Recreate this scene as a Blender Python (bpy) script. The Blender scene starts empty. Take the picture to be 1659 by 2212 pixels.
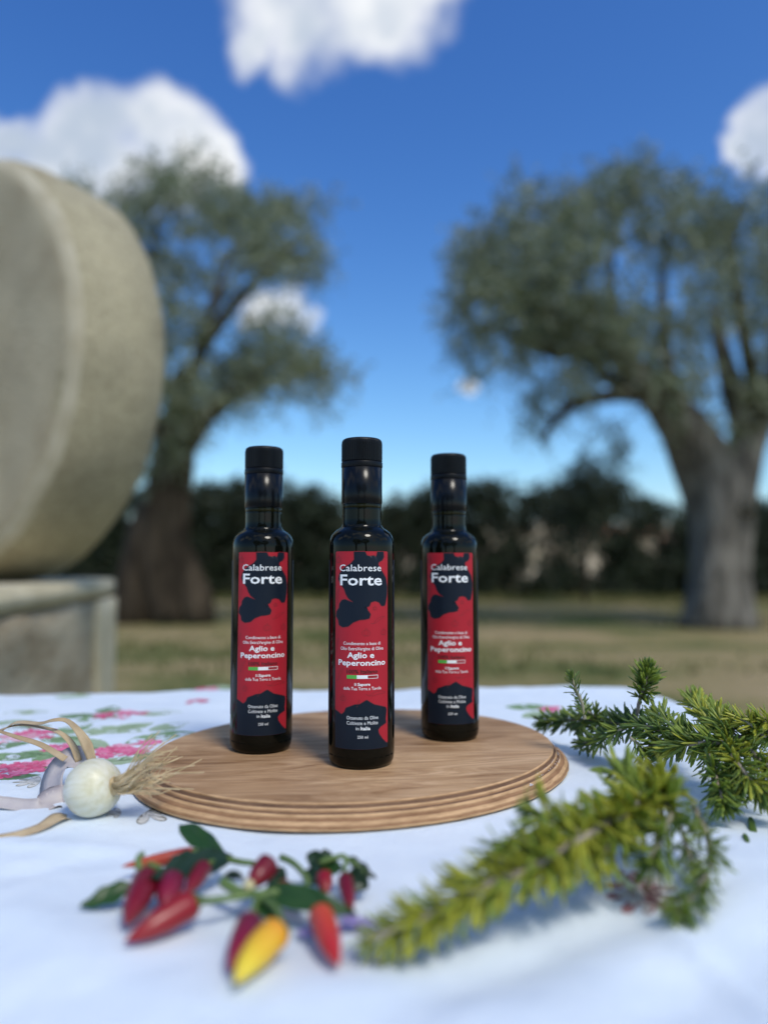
import bpy, bmesh, math, random
import numpy as np
from mathutils import Vector, Matrix, Quaternion, noise as mn
from math import sin, cos, pi, radians, sqrt, atan2, exp
random.seed(7); rng = np.random.default_rng(7)
S = bpy.context.scene
COL = S.collection
# ------------------------------------------------------------------ camera
EYE = 0.93; TAB = EYE - 0.173; BRD = EYE - 0.158
PITCH = math.atan(109 / 1597.0)
cam_d = bpy.data.cameras.new('camera'); cam = bpy.data.objects.new('camera', cam_d); COL.objects.link(cam)
cam.location = (0, 0, EYE); cam.rotation_euler = (pi / 2 + PITCH, 0, 0)
cam_d.sensor_fit = 'VERTICAL'; cam_d.sensor_height = 36.0; cam_d.lens = 36.0 * 1597 / 2212
cam_d.clip_start = 0.02; cam_d.clip_end = 3000
cam_d.dof.use_dof = True; cam_d.dof.focus_distance = 0.572; cam_d.dof.aperture_fstop = cam_d.lens / 12.0
S.camera = cam
# ------------------------------------------------------------------ render
S.render.engine = 'CYCLES'
S.cycles.use_denoising = True
S.cycles.max_bounces = 6; S.cycles.diffuse_bounces = 3; S.cycles.glossy_bounces = 4; S.cycles.transmission_bounces = 4
S.cycles.transparent_max_bounces = 8
S.cycles.sample_clamp_indirect = 8
S.view_settings.view_transform = 'Standard'; S.view_settings.look = 'None'
S.view_settings.exposure = 0.5; S.view_settings.gamma = 1.0; S.view_settings.use_curve_mapping = False
# ------------------------------------------------------------------ picture <-> place
FW = Vector((0, cos(PITCH), sin(PITCH))); UP = Vector((0, -sin(PITCH), cos(PITCH)))
def ray(px, py): return FW + Vector((1, 0, 0)) * ((px - 829.5) / 1597) + UP * ((1106 - py) / 1597)
def W(px, py, h=0.0):
    """point at height h above the table top seen at (px,py)"""
    d = ray(px, py); t = (TAB + h - EYE) / d.z
    return Vector((0, 0, EYE)) + d * t
def PD(px, py, Y):
    d = ray(px, py); return Vector((0, 0, EYE)) + d * (Y / d.y)
# ------------------------------------------------------------------ sun, sky
SUN_EL, SUN_AZ = radians(54), radians(148)     # azimuth measured from +Y towards +X
sun_dir = Vector((sin(SUN_AZ) * cos(SUN_EL), cos(SUN_AZ) * cos(SUN_EL), sin(SUN_EL)))
sd = bpy.data.lights.new('sun', 'SUN'); sd.energy = 1.5; sd.angle = radians(16); sd.color = (1.0, 0.95, 0.86)
so = bpy.data.objects.new('sun', sd); COL.objects.link(so)
so.rotation_euler = sun_dir.to_track_quat('Z', 'Y').to_euler(); so.location = (0, 0, 20)

wd = bpy.data.worlds.new('World'); S.world = wd; wd.use_nodes = True
wn, wl = wd.node_tree.nodes, wd.node_tree.links
wn.clear()
def wnode(t, **k):
    n = wn.new(t)
    for a, b in k.items(): setattr(n, a, b)
    return n
def wmath(op, a, b=None, clamp=False):
    n = wnode('ShaderNodeMath', operation=op, use_clamp=clamp)
    for i, v in enumerate((a, b)):
        if v is None: continue
        if isinstance(v, (int, float)): n.inputs[i].default_value = v
        else: wl.new(v, n.inputs[i])
    return n.outputs[0]
sky = wnode('ShaderNodeTexSky', sky_type='NISHITA', sun_disc=False, sun_elevation=SUN_EL, sun_rotation=SUN_AZ)
sky.altitude = 0; sky.air_density = 1.0; sky.dust_density = 0.9; sky.ozone_density = 3.0
hs = wnode('ShaderNodeHueSaturation'); hs.inputs['Saturation'].default_value = 1.12; hs.inputs['Hue'].default_value = 0.503
hs.inputs['Saturation'].default_value = 1.0; hs.inputs['Hue'].default_value = 0.5
grade = wnode('ShaderNodeMix', data_type='RGBA', blend_type='MULTIPLY'); grade.inputs['Factor'].default_value = 1   # the phone's blue: one tint over the whole sky
grade.inputs['B'].default_value = (.49, .84, 1.26, 1); wl.new(sky.outputs[0], grade.inputs['A']); 
sep = wnode('ShaderNodeSeparateColor'); com = wnode('ShaderNodeCombineColor'); wl.new(grade.outputs['Result'], sep.inputs[0])
for ch, gam, k_ in ((0, 1.6, 1.36), (1, 1.33, .86), (2, .96, 1.07)):     # one tone curve per channel, the same over the whole sky
    wl.new(wmath('MINIMUM', wmath('MULTIPLY', wmath('POWER', sep.outputs[ch], gam), k_), 9.0), com.inputs[ch])
wl.new(com.outputs[0], hs.inputs['Color'])
tc = wnode('ShaderNodeTexCoord')
nz = wnode('ShaderNodeTexNoise'); nz.inputs['Scale'].default_value = 5.0; nz.inputs['Detail'].default_value = 5.0
nz.inputs['Roughness'].default_value = 0.55
wl.new(tc.outputs['Generated'], nz.inputs['Vector'])
off = wnode('ShaderNodeVectorMath', operation='MULTIPLY_ADD'); off.inputs[1].default_value = (0.15, 0.15, 0.15)
sub = wnode('ShaderNodeVectorMath', operation='SUBTRACT'); sub.inputs[1].default_value = (0.5, 0.5, 0.5)
wl.new(nz.outputs['Color'], sub.inputs[0]); wl.new(sub.outputs[0], off.inputs[0]); wl.new(tc.outputs['Generated'], off.inputs[2])
nrm = wnode('ShaderNodeVectorMath', operation='NORMALIZE'); wl.new(off.outputs[0], nrm.inputs[0])
CLOUDS = [(585, 5, 88), (700, -10, 125), (820, -10, 105), (885, -50, 80), (560, 95, 52), (670, 70, 76), (755, 60, 78), (835, 35, 66), (700, -130, 150), (850, -120, 130),
          (75, 330, 58), (140, 350, 70), (190, 305, 66), (260, 292, 68), (335, 305, 74), (412, 325, 74), (456, 350, 54), (240, 370, 72), (350, 375, 72), (10, 350, 50), (190, 420, 52), (-70, 320, 85),
          (1672, 200, 46), (1676, 272, 50), (1618, 305, 34), (1745, 260, 95), (1655, 335, 34),
          (560, 650, 38), (620, 640, 48), (685, 690, 40), (1003, 833, 20)]
vecs = [(ray(x, y).normalized(), r / 1597.0) for x, y, r in CLOUDS]
for k in range(18):                                # the same fair-weather clouds over the rest of the sky
    az = radians(random.uniform(45, 315)); el = radians(random.uniform(14, 75))
    c = Vector((sin(az) * cos(el), cos(az) * cos(el), sin(el)))
    for j in range(4):
        v = (c + Vector((random.gauss(0, .06), random.gauss(0, .06), random.gauss(0, .03)))).normalized()
        vecs.append((v, random.uniform(.05, .10)))
acc = None
for v, r in vecs:
    d = wnode('ShaderNodeVectorMath', operation='DOT_PRODUCT'); wl.new(nrm.outputs[0], d.inputs[0]); d.inputs[1].default_value = v
    k = 1 / (1 - cos(r * 1.0))
    m = wnode('ShaderNodeMath', operation='MULTIPLY_ADD'); wl.new(d.outputs['Value'], m.inputs[0]); m.inputs[1].default_value = k; m.inputs[2].default_value = 1 - k
    o = m.outputs[0]
    if acc is None: acc = o
    else:
        mx = wnode('ShaderNodeMath', operation='SMOOTH_MAX'); wl.new(acc, mx.inputs[0]); wl.new(o, mx.inputs[1]); mx.inputs[2].default_value = 0.15
        acc = mx.outputs[0]
fine = wnode('ShaderNodeTexNoise'); fine.inputs['Scale'].default_value = 14; fine.inputs['Detail'].default_value = 6
wl.new(tc.outputs['Generated'], fine.inputs['Vector'])
fa = wmath('MULTIPLY', wmath('SUBTRACT', fine.outputs['Fac'], 0.5), 2.3)
dens = wmath('ADD', acc, fa)
mr = wnode('ShaderNodeMapRange', interpolation_type='SMOOTHSTEP'); mr.inputs['From Min'].default_value = -0.62; mr.inputs['From Max'].default_value = 1.05
wl.new(dens, mr.inputs['Value'])
# thick middles of clouds are greyer underneath, thin rims brighter
thick = wnode('ShaderNodeMapRange', interpolation_type='SMOOTHSTEP'); thick.inputs['From Min'].default_value = 0.35; thick.inputs['From Max'].default_value = 1.35
wl.new(wmath('ADD', acc, wmath('MULTIPLY', wmath('SUBTRACT', nz.outputs['Fac'], 0.5), 3.0)), thick.inputs['Value'])
cc = wnode('ShaderNodeMix', data_type='RGBA'); cc.inputs['A'].default_value = (7.0, 7.15, 7.3, 1); cc.inputs['B'].default_value = (3.7, 4.3, 5.2, 1)
wl.new(thick.outputs[0], cc.inputs['Factor'])
mixc = wnode('ShaderNodeMix', data_type='RGBA'); wl.new(mr.outputs[0], mixc.inputs['Factor'])
wl.new(hs.outputs[0], mixc.inputs['A']); wl.new(cc.outputs['Result'], mixc.inputs['B'])
bg = wnode('ShaderNodeBackground'); bg.inputs['Strength'].default_value = 0.10
wl.new(mixc.outputs['Result'], bg.inputs['Color'])
wo = wnode('ShaderNodeOutputWorld'); wl.new(bg.outputs[0], wo.inputs[0])

# ------------------------------------------------------------------ helpers
def tag(o, label=None, cat=None, group=None, kind=None):
    if label: o['label'] = label
    if cat: o['category'] = cat
    if group: o['group'] = group
    if kind: o['kind'] = kind
    return o
def empty(name, loc, rz=0):
    o = bpy.data.objects.new(name, None); COL.objects.link(o); o.location = loc; o.rotation_euler = (0, 0, rz); o.empty_display_size = .02
    return o
def link(name, me, mat=None, parent=None, smooth=True):
    o = bpy.data.objects.new(name, me); COL.objects.link(o)
    if mat is not None and not me.materials: me.materials.append(mat)
    if parent is not None:
        o.parent = parent
    if smooth and len(me.polygons): me.polygons.foreach_set('use_smooth', [True] * len(me.polygons))
    return o
def mesh(name, vs, fs):
    me = bpy.data.meshes.new(name); me.from_pydata([tuple(v) for v in vs], [], fs); me.update(); return me
def quads_np(name, V, F):
    """fast mesh from numpy: V (n,3), F (m,4)"""
    me = bpy.data.meshes.new(name)
    me.vertices.add(len(V)); me.vertices.foreach_set('co', np.asarray(V, np.float32).ravel())
    k = F.shape[1]
    me.loops.add(F.size); me.loops.foreach_set('vertex_index', F.astype(np.int32).ravel())
    me.polygons.add(len(F)); me.polygons.foreach_set('loop_start', np.arange(0, F.size, k, dtype=np.int32))
    me.update(calc_edges=True); return me
class MB:
    def __init__(s): s.v = []; s.f = []; s.m = []; s.cur = 0
    def add(s, vs, fs):
        o = len(s.v); s.v += [tuple(v) for v in vs]; s.f += [tuple(i + o for i in f) for f in fs]; s.m += [s.cur] * len(fs)
    def box(s, c, d, rz=0, bev=0):
        x, y, z = d[0] / 2, d[1] / 2, d[2] / 2
        vs = [(-x, -y, -z), (x, -y, -z), (x, y, -z), (-x, y, -z), (-x, -y, z), (x, -y, z), (x, y, z), (-x, y, z)]
        R = Matrix.Rotation(rz, 3, 'Z'); vs = [R @ Vector(v) + Vector(c) for v in vs]
        s.add(vs, [(0, 3, 2, 1), (4, 5, 6, 7), (0, 1, 5, 4), (1, 2, 6, 5), (2, 3, 7, 6), (3, 0, 4, 7)])
    def tube(s, pts, rad, n=8, flat=1.0, caps=True, lobe=0, seed=0, up=Vector((0, 0, 1))):
        pts = [Vector(p) for p in pts]
        if not hasattr(rad, '__len__'): rad = [rad] * len(pts)
        vs = []; prevx = None
        for i, p in enumerate(pts):
            t = (pts[min(i + 1, len(pts) - 1)] - pts[max(i - 1, 0)]).normalized()
            if prevx is None:
                a = up if abs(t.dot(up)) < .95 else Vector((1, 0, 0))
                x = t.cross(a).normalized()
            else:
                x = (prevx - t * prevx.dot(t)).normalized()
            y = t.cross(x); prevx = x
            for k in range(n):
                a = 2 * pi * k / n
                r = rad[i]
                if lobe: r *= 1 + lobe * (mn.noise(Vector((cos(a) * 1.3 + seed, sin(a) * 1.3, i * .18))) + .45 * mn.noise(Vector((cos(a) * 4 + seed, sin(a) * 4, i * .5))))
                vs.append(p + x * cos(a) * r + y * sin(a) * r * flat)
        fs = [(i * n + k, i * n + (k + 1) % n, (i + 1) * n + (k + 1) % n, (i + 1) * n + k) for i in range(len(pts) - 1) for k in range(n)]
        if caps:
            fs.append(tuple(range(n - 1, -1, -1))); fs.append(tuple((len(pts) - 1) * n + k for k in range(n)))
        s.add(vs, fs)
    def lathe(s, prof, n=48, close=True):
        vs = [(r * cos(2 * pi * k / n), r * sin(2 * pi * k / n), z) for r, z in prof for k in range(n)]
        fs = [(i * n + k, i * n + (k + 1) % n, (i + 1) * n + (k + 1) % n, (i + 1) * n + k) for i in range(len(prof) - 1) for k in range(n)]
        if close:
            fs.append(tuple(range(n - 1, -1, -1))); fs.append(tuple((len(prof) - 1) * n + k for k in range(n)))
        s.add(vs, fs)
    def mesh(s, name):
        me = mesh(name, s.v, s.f)
        if any(s.m): me.polygons.foreach_set('material_index', s.m)
        return me
    def build(s, name, mat, parent=None, smooth=True):
        return link(name, s.mesh(name), mat, parent, smooth)
def bevel_mod(o, w, seg=2, ang=35):
    m = o.modifiers.new('bevel', 'BEVEL'); m.width = w; m.segments = seg; m.limit_method = 'ANGLE'; m.angle_limit = radians(ang)
def flat_shade(o): o.data.polygons.foreach_set('use_smooth', [False] * len(o.data.polygons))
def bez(pts, n):
    """Catmull-Rom through pts"""
    P = [Vector(p) for p in pts]; P = [P[0] * 2 - P[1]] + P + [P[-1] * 2 - P[-2]]
    out = []; m = len(P) - 3
    for i in range(n):
        u = i / (n - 1) * m; k = min(int(u), m - 1); t = u - k
        a, b, c, d = P[k:k + 4]
        out.append(0.5 * ((2 * b) + (-a + c) * t + (2 * a - 5 * b + 4 * c - d) * t * t + (-a + 3 * b - 3 * c + d) * t ** 3))
    return out

# ------------------------------------------------------------------ materials
def new_mat(name):
    m = bpy.data.materials.new(name); m.use_nodes = True; nt = m.node_tree
    return m, nt, nt.nodes['Principled BSDF']
def N(nt, t, **k):
    n = nt.nodes.new(t)
    for a, b in k.items(): setattr(n, a, b)
    return n
def ramp(nt, fac, stops, interp='LINEAR'):
    r = N(nt, 'ShaderNodeValToRGB'); r.color_ramp.interpolation = interp
    e = r.color_ramp.elements
    while len(e) < len(stops): e.new(.5)
    for i, (p, c) in enumerate(stops): e[i].position = p; e[i].color = (*c, 1)
    nt.links.new(fac, r.inputs[0]); return r.outputs[0]
def tex_noise(nt, scale, detail=4, rough=.55, vec=None, stretch=None, coord='Object', dist=0):
    t = N(nt, 'ShaderNodeTexCoord'); o = t.outputs[coord]
    if stretch:
        mp = N(nt, 'ShaderNodeMapping'); mp.inputs['Scale'].default_value = stretch; nt.links.new(o, mp.inputs[0]); o = mp.outputs[0]
    n = N(nt, 'ShaderNodeTexNoise'); n.inputs['Scale'].default_value = scale; n.inputs['Detail'].default_value = detail; n.inputs['Roughness'].default_value = rough
    n.inputs['Distortion'].default_value = dist
    nt.links.new(vec or o, n.inputs['Vector']); return n.outputs['Fac']
def bump(nt, b, h, dist, strength=1.0, prev=None):
    n = N(nt, 'ShaderNodeBump'); n.inputs['Distance'].default_value = dist; n.inputs['Strength'].default_value = strength
    nt.links.new(h, n.inputs['Height'])
    if prev is not None: nt.links.new(prev, n.inputs['Normal'])
    nt.links.new(n.outputs[0], b.inputs['Normal']); return n.outputs[0]
def simple(name, c1, c2=None, rough=.6, scale=20, bdist=0, bscale=None, spec=.5, stretch=None, coat=0, detail=4, lo=.3, hi=.7, coord='Object'):
    m, nt, b = new_mat(name)
    b.inputs['Roughness'].default_value = rough; b.inputs['Specular IOR Level'].default_value = spec
    if c2 is None: b.inputs['Base Color'].default_value = (*c1, 1)
    else: nt.links.new(ramp(nt, tex_noise(nt, scale, detail, stretch=stretch, coord=coord), [(lo, c1), (hi, c2)]), b.inputs['Base Color'])
    if bdist: bump(nt, b, tex_noise(nt, bscale or scale * 3, 5, stretch=stretch, coord=coord), bdist)
    if coat: b.inputs['Coat Weight'].default_value = coat; b.inputs['Coat Roughness'].default_value = .08
    return m
def leafy(name, top, under, rough=.45, trans=.25, vary=.35, tcol=None):
    """two-sided leaf: darker top, paler underside, some light let through"""
    m, nt, b = new_mat(name); b.inputs['Roughness'].default_value = rough
    at = N(nt, 'ShaderNodeAttribute', attribute_name='tint')
    g = N(nt, 'ShaderNodeNewGeometry')
    mx = N(nt, 'ShaderNodeMix', data_type='RGBA'); nt.links.new(g.outputs['Backfacing'], mx.inputs['Factor'])
    mx.inputs['A'].default_value = (*top, 1); mx.inputs['B'].default_value = (*under, 1)
    hv = N(nt, 'ShaderNodeHueSaturation'); nt.links.new(mx.outputs['Result'], hv.inputs['Color'])
    mm = N(nt, 'ShaderNodeMapRange'); mm.inputs['To Min'].default_value = 1 - vary; mm.inputs['To Max'].default_value = 1 + vary * 1.6
    nt.links.new(at.outputs['Fac'], mm.inputs['Value']); nt.links.new(mm.outputs[0], hv.inputs['Value'])
    nt.links.new(hv.outputs[0], b.inputs['Base Color'])
    tr = N(nt, 'ShaderNodeBsdfTranslucent'); tr.inputs[0].default_value = (*(tcol or [c * 2 for c in top]), 1)
    ms = N(nt, 'ShaderNodeMixShader'); ms.inputs[0].default_value = trans
    out = nt.nodes['Material Output']; nt.links.new(b.outputs[0], ms.inputs[1]); nt.links.new(tr.outputs[0], ms.inputs[2]); nt.links.new(ms.outputs[0], out.inputs[0])
    return m

# ================================================================== SETTING
# ---- ground with a low rise beyond the hedge
def ground_z(x, y):
    z = 0.0
    if y > 32:
        t = min((y - 32) / 110.0, 1); z += 7.0 * (t * t * (3 - 2 * t)) * (1 + .12 * sin(x * .021 + 1) + .06 * sin(x * .05))
    z += .03 * mn.noise(Vector((x * .35, y * .35, 0)))
    return z
xs = np.concatenate([np.linspace(-400, -30, 14), np.linspace(-25, 25, 60), np.linspace(30, 400, 14)])
ys = np.concatenate([np.linspace(-60, -4, 8), np.linspace(-3, 32, 50), np.linspace(36, 145, 24), np.linspace(170, 600, 6)])
vs = [(x, y, ground_z(x, y)) for y in ys for x in xs]; nx = len(xs)
fs = [(j * nx + i, j * nx + i + 1, (j + 1) * nx + i + 1, (j + 1) * nx + i) for j in range(len(ys) - 1) for i in range(nx - 1)]
gm, nt, b = new_mat('dry_grass_ground'); b.inputs['Roughness'].default_value = .95; b.inputs['Specular IOR Level'].default_value = .15
n1 = tex_noise(nt, .45, 4, .6, stretch=(1, 1.3, 1)); n2 = tex_noise(nt, 9, 6, .7)
ad = N(nt, 'ShaderNodeMath', operation='MULTIPLY_ADD'); nt.links.new(n2, ad.inputs[0]); ad.inputs[1].default_value = .35; nt.links.new(n1, ad.inputs[2])
nt.links.new(ramp(nt, ad.outputs[0], [(.53, (.07, .10, .028)), (.62, (.17, .165, .06)), (.70, (.30, .24, .115)), (.88, (.40, .295, .175))]), b.inputs['Base Color'])
bump(nt, b, n2, .03)
hillm = simple('straw_hillside', (.38, .30, .17), (.60, .49, .32), .95, .12, spec=.1, coord='Object')
gme = mesh('ground', vs, fs); gme.materials.append(gm); gme.materials.append(hillm)
gme.polygons.foreach_set('material_index', [1 if p.center.y > 38 else 0 for p in gme.polygons])
tag(link('ground', gme, gm), 'dry olive grove ground of tan soil with green grass patches', kind='structure')
# grass tufts scattered over the grove floor in front of the hedge: nobody could count them
n = 26000
gx = rng.uniform(-11, 12, n); gy = rng.uniform(6, 20.5, n) ; gh = rng.uniform(.03, .09, n) * np.where(gy > 17.5, 2.2, 1)
keep = (np.sin(gx * .9 + 2) + np.sin(gy * 1.1 + gx * .3) + rng.normal(0, .6, n) > .2) | (gy > 17)
gx, gy, gh = gx[keep], gy[keep], gh[keep]; n = len(gx)
a = rng.uniform(0, 2 * pi, n); w = .012 + .25 * gh * rng.uniform(.2, .6, n)
lx = rng.normal(0, .4, n) * gh; ly = rng.normal(0, .4, n) * gh
gz = np.array([ground_z(x, y) for x, y in zip(gx, gy)]) - .004
V = np.stack([np.stack([gx - np.cos(a) * w, gy - np.sin(a) * w, gz], 1), np.stack([gx + np.cos(a) * w, gy + np.sin(a) * w, gz], 1), np.stack([gx + lx, gy + ly, gz + gh], 1)], 1).reshape(-1, 3)
F = np.arange(n * 3).reshape(-1, 3)
tag(link('grass', quads_np('grass', V, F), simple('grass_blades', (.05, .075, .022), (.19, .17, .07), .9, .7, spec=.1), smooth=False), 'low green and dry grass tufts on the grove floor', kind='stuff')

# ---- olive trees
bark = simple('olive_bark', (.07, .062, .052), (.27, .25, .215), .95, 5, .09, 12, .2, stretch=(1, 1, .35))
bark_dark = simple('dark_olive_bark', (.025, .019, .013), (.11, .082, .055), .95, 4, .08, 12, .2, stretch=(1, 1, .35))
olive_leaf = leafy('olive_leaf', (.155, .190, .095), (.29, .32, .23), .42, .18, .35, (.12, .16, .05))
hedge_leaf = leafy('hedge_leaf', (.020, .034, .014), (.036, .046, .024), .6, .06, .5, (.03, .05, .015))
def leaf_cloud(name, clumps, per, size, mat, parent=None, aspect=.26, spray=.42, per_twig=14):
    """clumps: (centre, radius); leafy twigs spray out of each clump, small blades along every twig"""
    cs = np.array([[*c, r] for c, r in clumps]); vol = cs[:, 3] ** 2
    nt_ = per // per_twig
    idx = rng.choice(len(cs), size=nt_, p=vol / vol.sum())
    g = rng.normal(size=(nt_, 3)) * .385
    base = cs[idx, :3] + cs[idx, 3:4] * g
    out = g / (np.linalg.norm(g, axis=1)[:, None] + .2)
    td = out * .8 + rng.normal(size=(nt_, 3)) * .55 + np.array([0, 0, .12]); td /= np.linalg.norm(td, axis=1)[:, None]
    tl = spray * rng.uniform(.5, 1.3, (nt_, 1)); val = rng.random(nt_)
    k = np.repeat(np.arange(nt_), per_twig); per = len(k); u = rng.random((per, 1))
    P = base[k] + td[k] * tl[k] * u + rng.normal(size=(per, 3)) * .018
    P[:, 2] -= (u[:, 0] ** 2) * tl[k, 0] * .22
    ax = td[k] * .7 + rng.normal(size=(per, 3)) * .55 + np.array([0, 0, -.12]); ax /= np.linalg.norm(ax, axis=1)[:, None]
    sd_ = np.cross(ax, rng.normal(size=(per, 3))); sd_ /= np.linalg.norm(sd_, axis=1)[:, None]
    L = size * rng.uniform(.6, 1.25, (per, 1))
    V = np.stack([P, P + ax * L * .5 + sd_ * L * aspect * .5, P + ax * L, P + ax * L * .5 - sd_ * L * aspect * .5], 1).reshape(-1, 3)
    me = quads_np(name, V, np.arange(per * 4).reshape(-1, 4))
    at = me.attributes.new('tint', 'FLOAT', 'POINT'); at.data.foreach_set('value', np.repeat(np.clip(rng.random(per) * .5 + val[k] * .5, 0, 1), 4).astype(np.float32))
    return tag(link(name, me, mat, parent, smooth=False), kind='stuff')
def crown_clumps(lst, conv, Y, cx, cy, R, depth):
    out = []
    for (x, y, r) in lst:
        px, py, pr = conv(x, y, r)
        q = max(0., 1 - ((px - cx) ** 2 + (py - cy) ** 2) / R ** 2)
        for k in range(2):
            yy = Y + random.uniform(-1, 1) * depth * (sqrt(q) * .8 + .15)
            out.append((tuple(PD(px + random.uniform(-.2, .2) * pr, py + random.uniform(-.2, .2) * pr, yy)), pr * 1.06 / 1597 * yy))
    return out
RT = [(460,130,38),(600,230,75),(450,240,65),(300,380,85),(240,480,65),(350,500,95),(480,400,105),(620,350,105),(740,250,95),(850,150,85),(960,90,70),(900,230,95),(780,380,95),(650,480,115),(500,560,115),(380,600,100),(240,540,60),(190,640,55),(250,720,70),(250,820,70),(300,940,60),(350,800,45),(480,700,85),(600,680,105),(720,600,100),(700,720,100),(500,830,75),(560,760,85),(450,870,50),(560,1080,75),(540,1150,45),(620,1000,50),(720,1030,65),(720,860,80),(800,760,105),(870,850,85),(760,960,60),(870,1210,45),(950,720,55),(900,660,45),(1050,200,75),(1180,130,45),(1250,200,65),(1150,280,85),(1050,350,65),(1260,330,85),(1360,260,65),(1430,130,50),(1400,350,85),(1440,450,65),(1300,450,75),(1180,430,60),(1080,480,45),(1010,580,40),(1250,600,75),(1360,560,60),(1300,700,60),(1180,720,55),(1060,750,50),(1150,790,40),(1400,700,60),(1480,760,60),(1520,560,60),(1480,920,60),(1500,1050,70),(1250,860,40),(1200,960,45),(1160,1060,50),(1430,1130,40),(1600,300,90),(1620,500,100),(1640,700,110),(1650,900,110),(1640,1080,90),(1760,600,160),(1780,850,160),(1560,180,70),(1000,960,60),(1080,1000,50),(960,560,30),(900,800,60),(980,870,55),(1060,940,45),(1120,1010,40),(830,700,80),(1000,400,60),(560,640,90),(1150,900,50),(1230,1010,50),(1290,1150,38),(1400,1160,50),(1050,860,50),(960,790,60),(1330,1050,40)]
LT = [(600,200,85),(700,120,80),(830,70,60),(980,140,55),(560,300,75),(650,400,85),(760,220,85),(880,180,80),(900,330,75),(1000,250,75),(1100,250,95),(1200,240,85),(1300,240,60),(1400,230,32),(1080,370,85),(1200,380,75),(1320,420,85),(1370,500,62),(1250,480,50),(1100,470,55),(940,540,55),(850,500,50),(720,540,85),(750,680,75),(870,690,45),(880,770,60),(770,830,75),(1000,620,45),(1160,590,45),(1180,690,35),(1090,770,45),(1230,790,75),(1330,850,75),(1200,900,95),(1080,900,75),(1350,950,75),(1420,1000,55),(1500,970,38),(1565,965,22),(1420,1090,38),(1280,980,70),(1130,1020,90),(1010,990,80),(960,910,45),(850,1010,70),(790,1100,85),(900,1100,75),(1030,1110,50),(740,1200,80),(840,1150,45),(340,170,40),(420,220,50),(500,420,100),(450,600,120),(520,800,130),(600,1000,130),(400,900,150),(300,500,150),(250,750,150),(740,1270,75),(800,1290,45),(700,1380,60)]
t = empty('olive_tree', PD(1555, 1345, 10.8)); tag(t, 'thick-trunked old olive tree standing on the right side of the grove', 'tree', 'olive trees behind the table')
def tree_part(name, mb, mat, root):
    o = mb.build(name, mat); o.parent = root; o.matrix_parent_inverse = Matrix.Translation(-Vector(root.location)); return o
rt_trunk = MB(); Y = 10.8
rt_trunk.tube([PD(1555, 1365, Y), PD(1553, 1330, Y), PD(1556, 1270, Y), PD(1556, 1200, Y), PD(1556, 1120, Y), PD(1545, 1050, Y), PD(1510, 985, Y), PD(1475, 925, Y - .2), PD(1430, 870, Y - .3), PD(1370, 810, Y - .4), PD(1310, 740, Y - .3)],
              [.50, .46, .42, .39, .39, .40, .35, .30, .24, .18, .12], 18, lobe=.42, seed=3)
rt_trunk.tube([PD(1500, 1362, Y - .1), PD(1508, 1320, Y), PD(1530, 1240, Y), PD(1540, 1160, Y)], [.24, .20, .17, .12], 12, lobe=.5, seed=8)
rt_trunk.tube([PD(1600, 1368, Y - .2), PD(1597, 1320, Y - .1), PD(1590, 1230, Y), PD(1580, 1150, Y)], [.24, .21, .19, .15], 12, lobe=.5, seed=13)
rt_trunk.tube([PD(1572, 1110, Y), PD(1590, 1040, Y), PD(1612, 970, Y), PD(1640, 890, Y + .2), PD(1680, 800, Y + .3), PD(1700, 700, Y + .4)], [.36, .33, .27, .22, .17, .1], 14, lobe=.4, seed=5)
rt_trunk.tube([PD(1620, 950, Y), PD(1590, 860, Y), PD(1560, 760, Y - .3), PD(1540, 660, Y - .3)], [.2, .16, .11, .06], 10, lobe=.3)
tree_part('trunk', rt_trunk, bark, t)
lim = [[(1430, 870), (1330, 830), (1230, 720), (1150, 600)], [(1370, 810), (1330, 700), (1320, 560), (1340, 440)], [(1475, 925), (1440, 780), (1430, 600), (1450, 480)], [(1310, 740), (1200, 760), (1120, 730), (1040, 700)],
       [(1640, 890), (1600, 700), (1580, 520), (1600, 430)], [(1400, 850), (1280, 860), (1200, 900), (1170, 960)], [(1230, 720), (1160, 660), (1080, 600), (1020, 590)], [(1640, 890), (1700, 780), (1720, 600)]]
for L_ in lim:
    mb = MB(); pts = bez([PD(x, y, Y + (random.uniform(-.8, .8) if i else -.2)) for i, (x, y) in enumerate(L_)], 9)
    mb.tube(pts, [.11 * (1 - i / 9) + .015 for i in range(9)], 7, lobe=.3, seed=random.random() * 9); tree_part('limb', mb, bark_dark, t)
conv = lambda x, y, r: (x / 1.991 + 889, y / 1.991 + 333.4, r / 1.991)
o = leaf_cloud('crown', crown_clumps(RT, conv, Y, 1350, 640, 420, 2.2), 82000, .105, olive_leaf); o.parent = t; o.matrix_parent_inverse = Matrix.Translation(-Vector(t.location))

Y = 11.4
t = empty('olive_tree', PD(345, 1345, Y)); tag(t, 'dark olive tree with split trunk rising behind the millstone', 'tree', 'olive trees behind the table')
mb = MB()
mb.tube([PD(385, 1352, Y), PD(380, 1310, Y), PD(372, 1250, Y), PD(366, 1180, Y), PD(364, 1100, Y), PD(372, 1020, Y), PD(378, 960, Y), PD(390, 890, Y), PD(400, 800, Y)], [.38, .36, .34, .32, .34, .33, .30, .22, .14], 16, lobe=.5, seed=21)
mb.tube([PD(270, 1352, Y), PD(285, 1300, Y), PD(300, 1220, Y), PD(318, 1140, Y), PD(345, 1060, Y)], [.40, .37, .33, .27, .2], 14, lobe=.5, seed=25)
mb.tube([PD(435, 1350, Y - .2), PD(425, 1300, Y - .1), PD(405, 1235, Y), PD(385, 1170, Y)], [.24, .26, .22, .16], 10, lobe=.6, seed=27)
mb.tube([PD(372, 1000, Y), PD(440, 900, Y - .2), PD(520, 830, Y - .4), PD(600, 780, Y - .4)], [.22, .17, .12, .06], 10, lobe=.3, seed=28)
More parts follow.
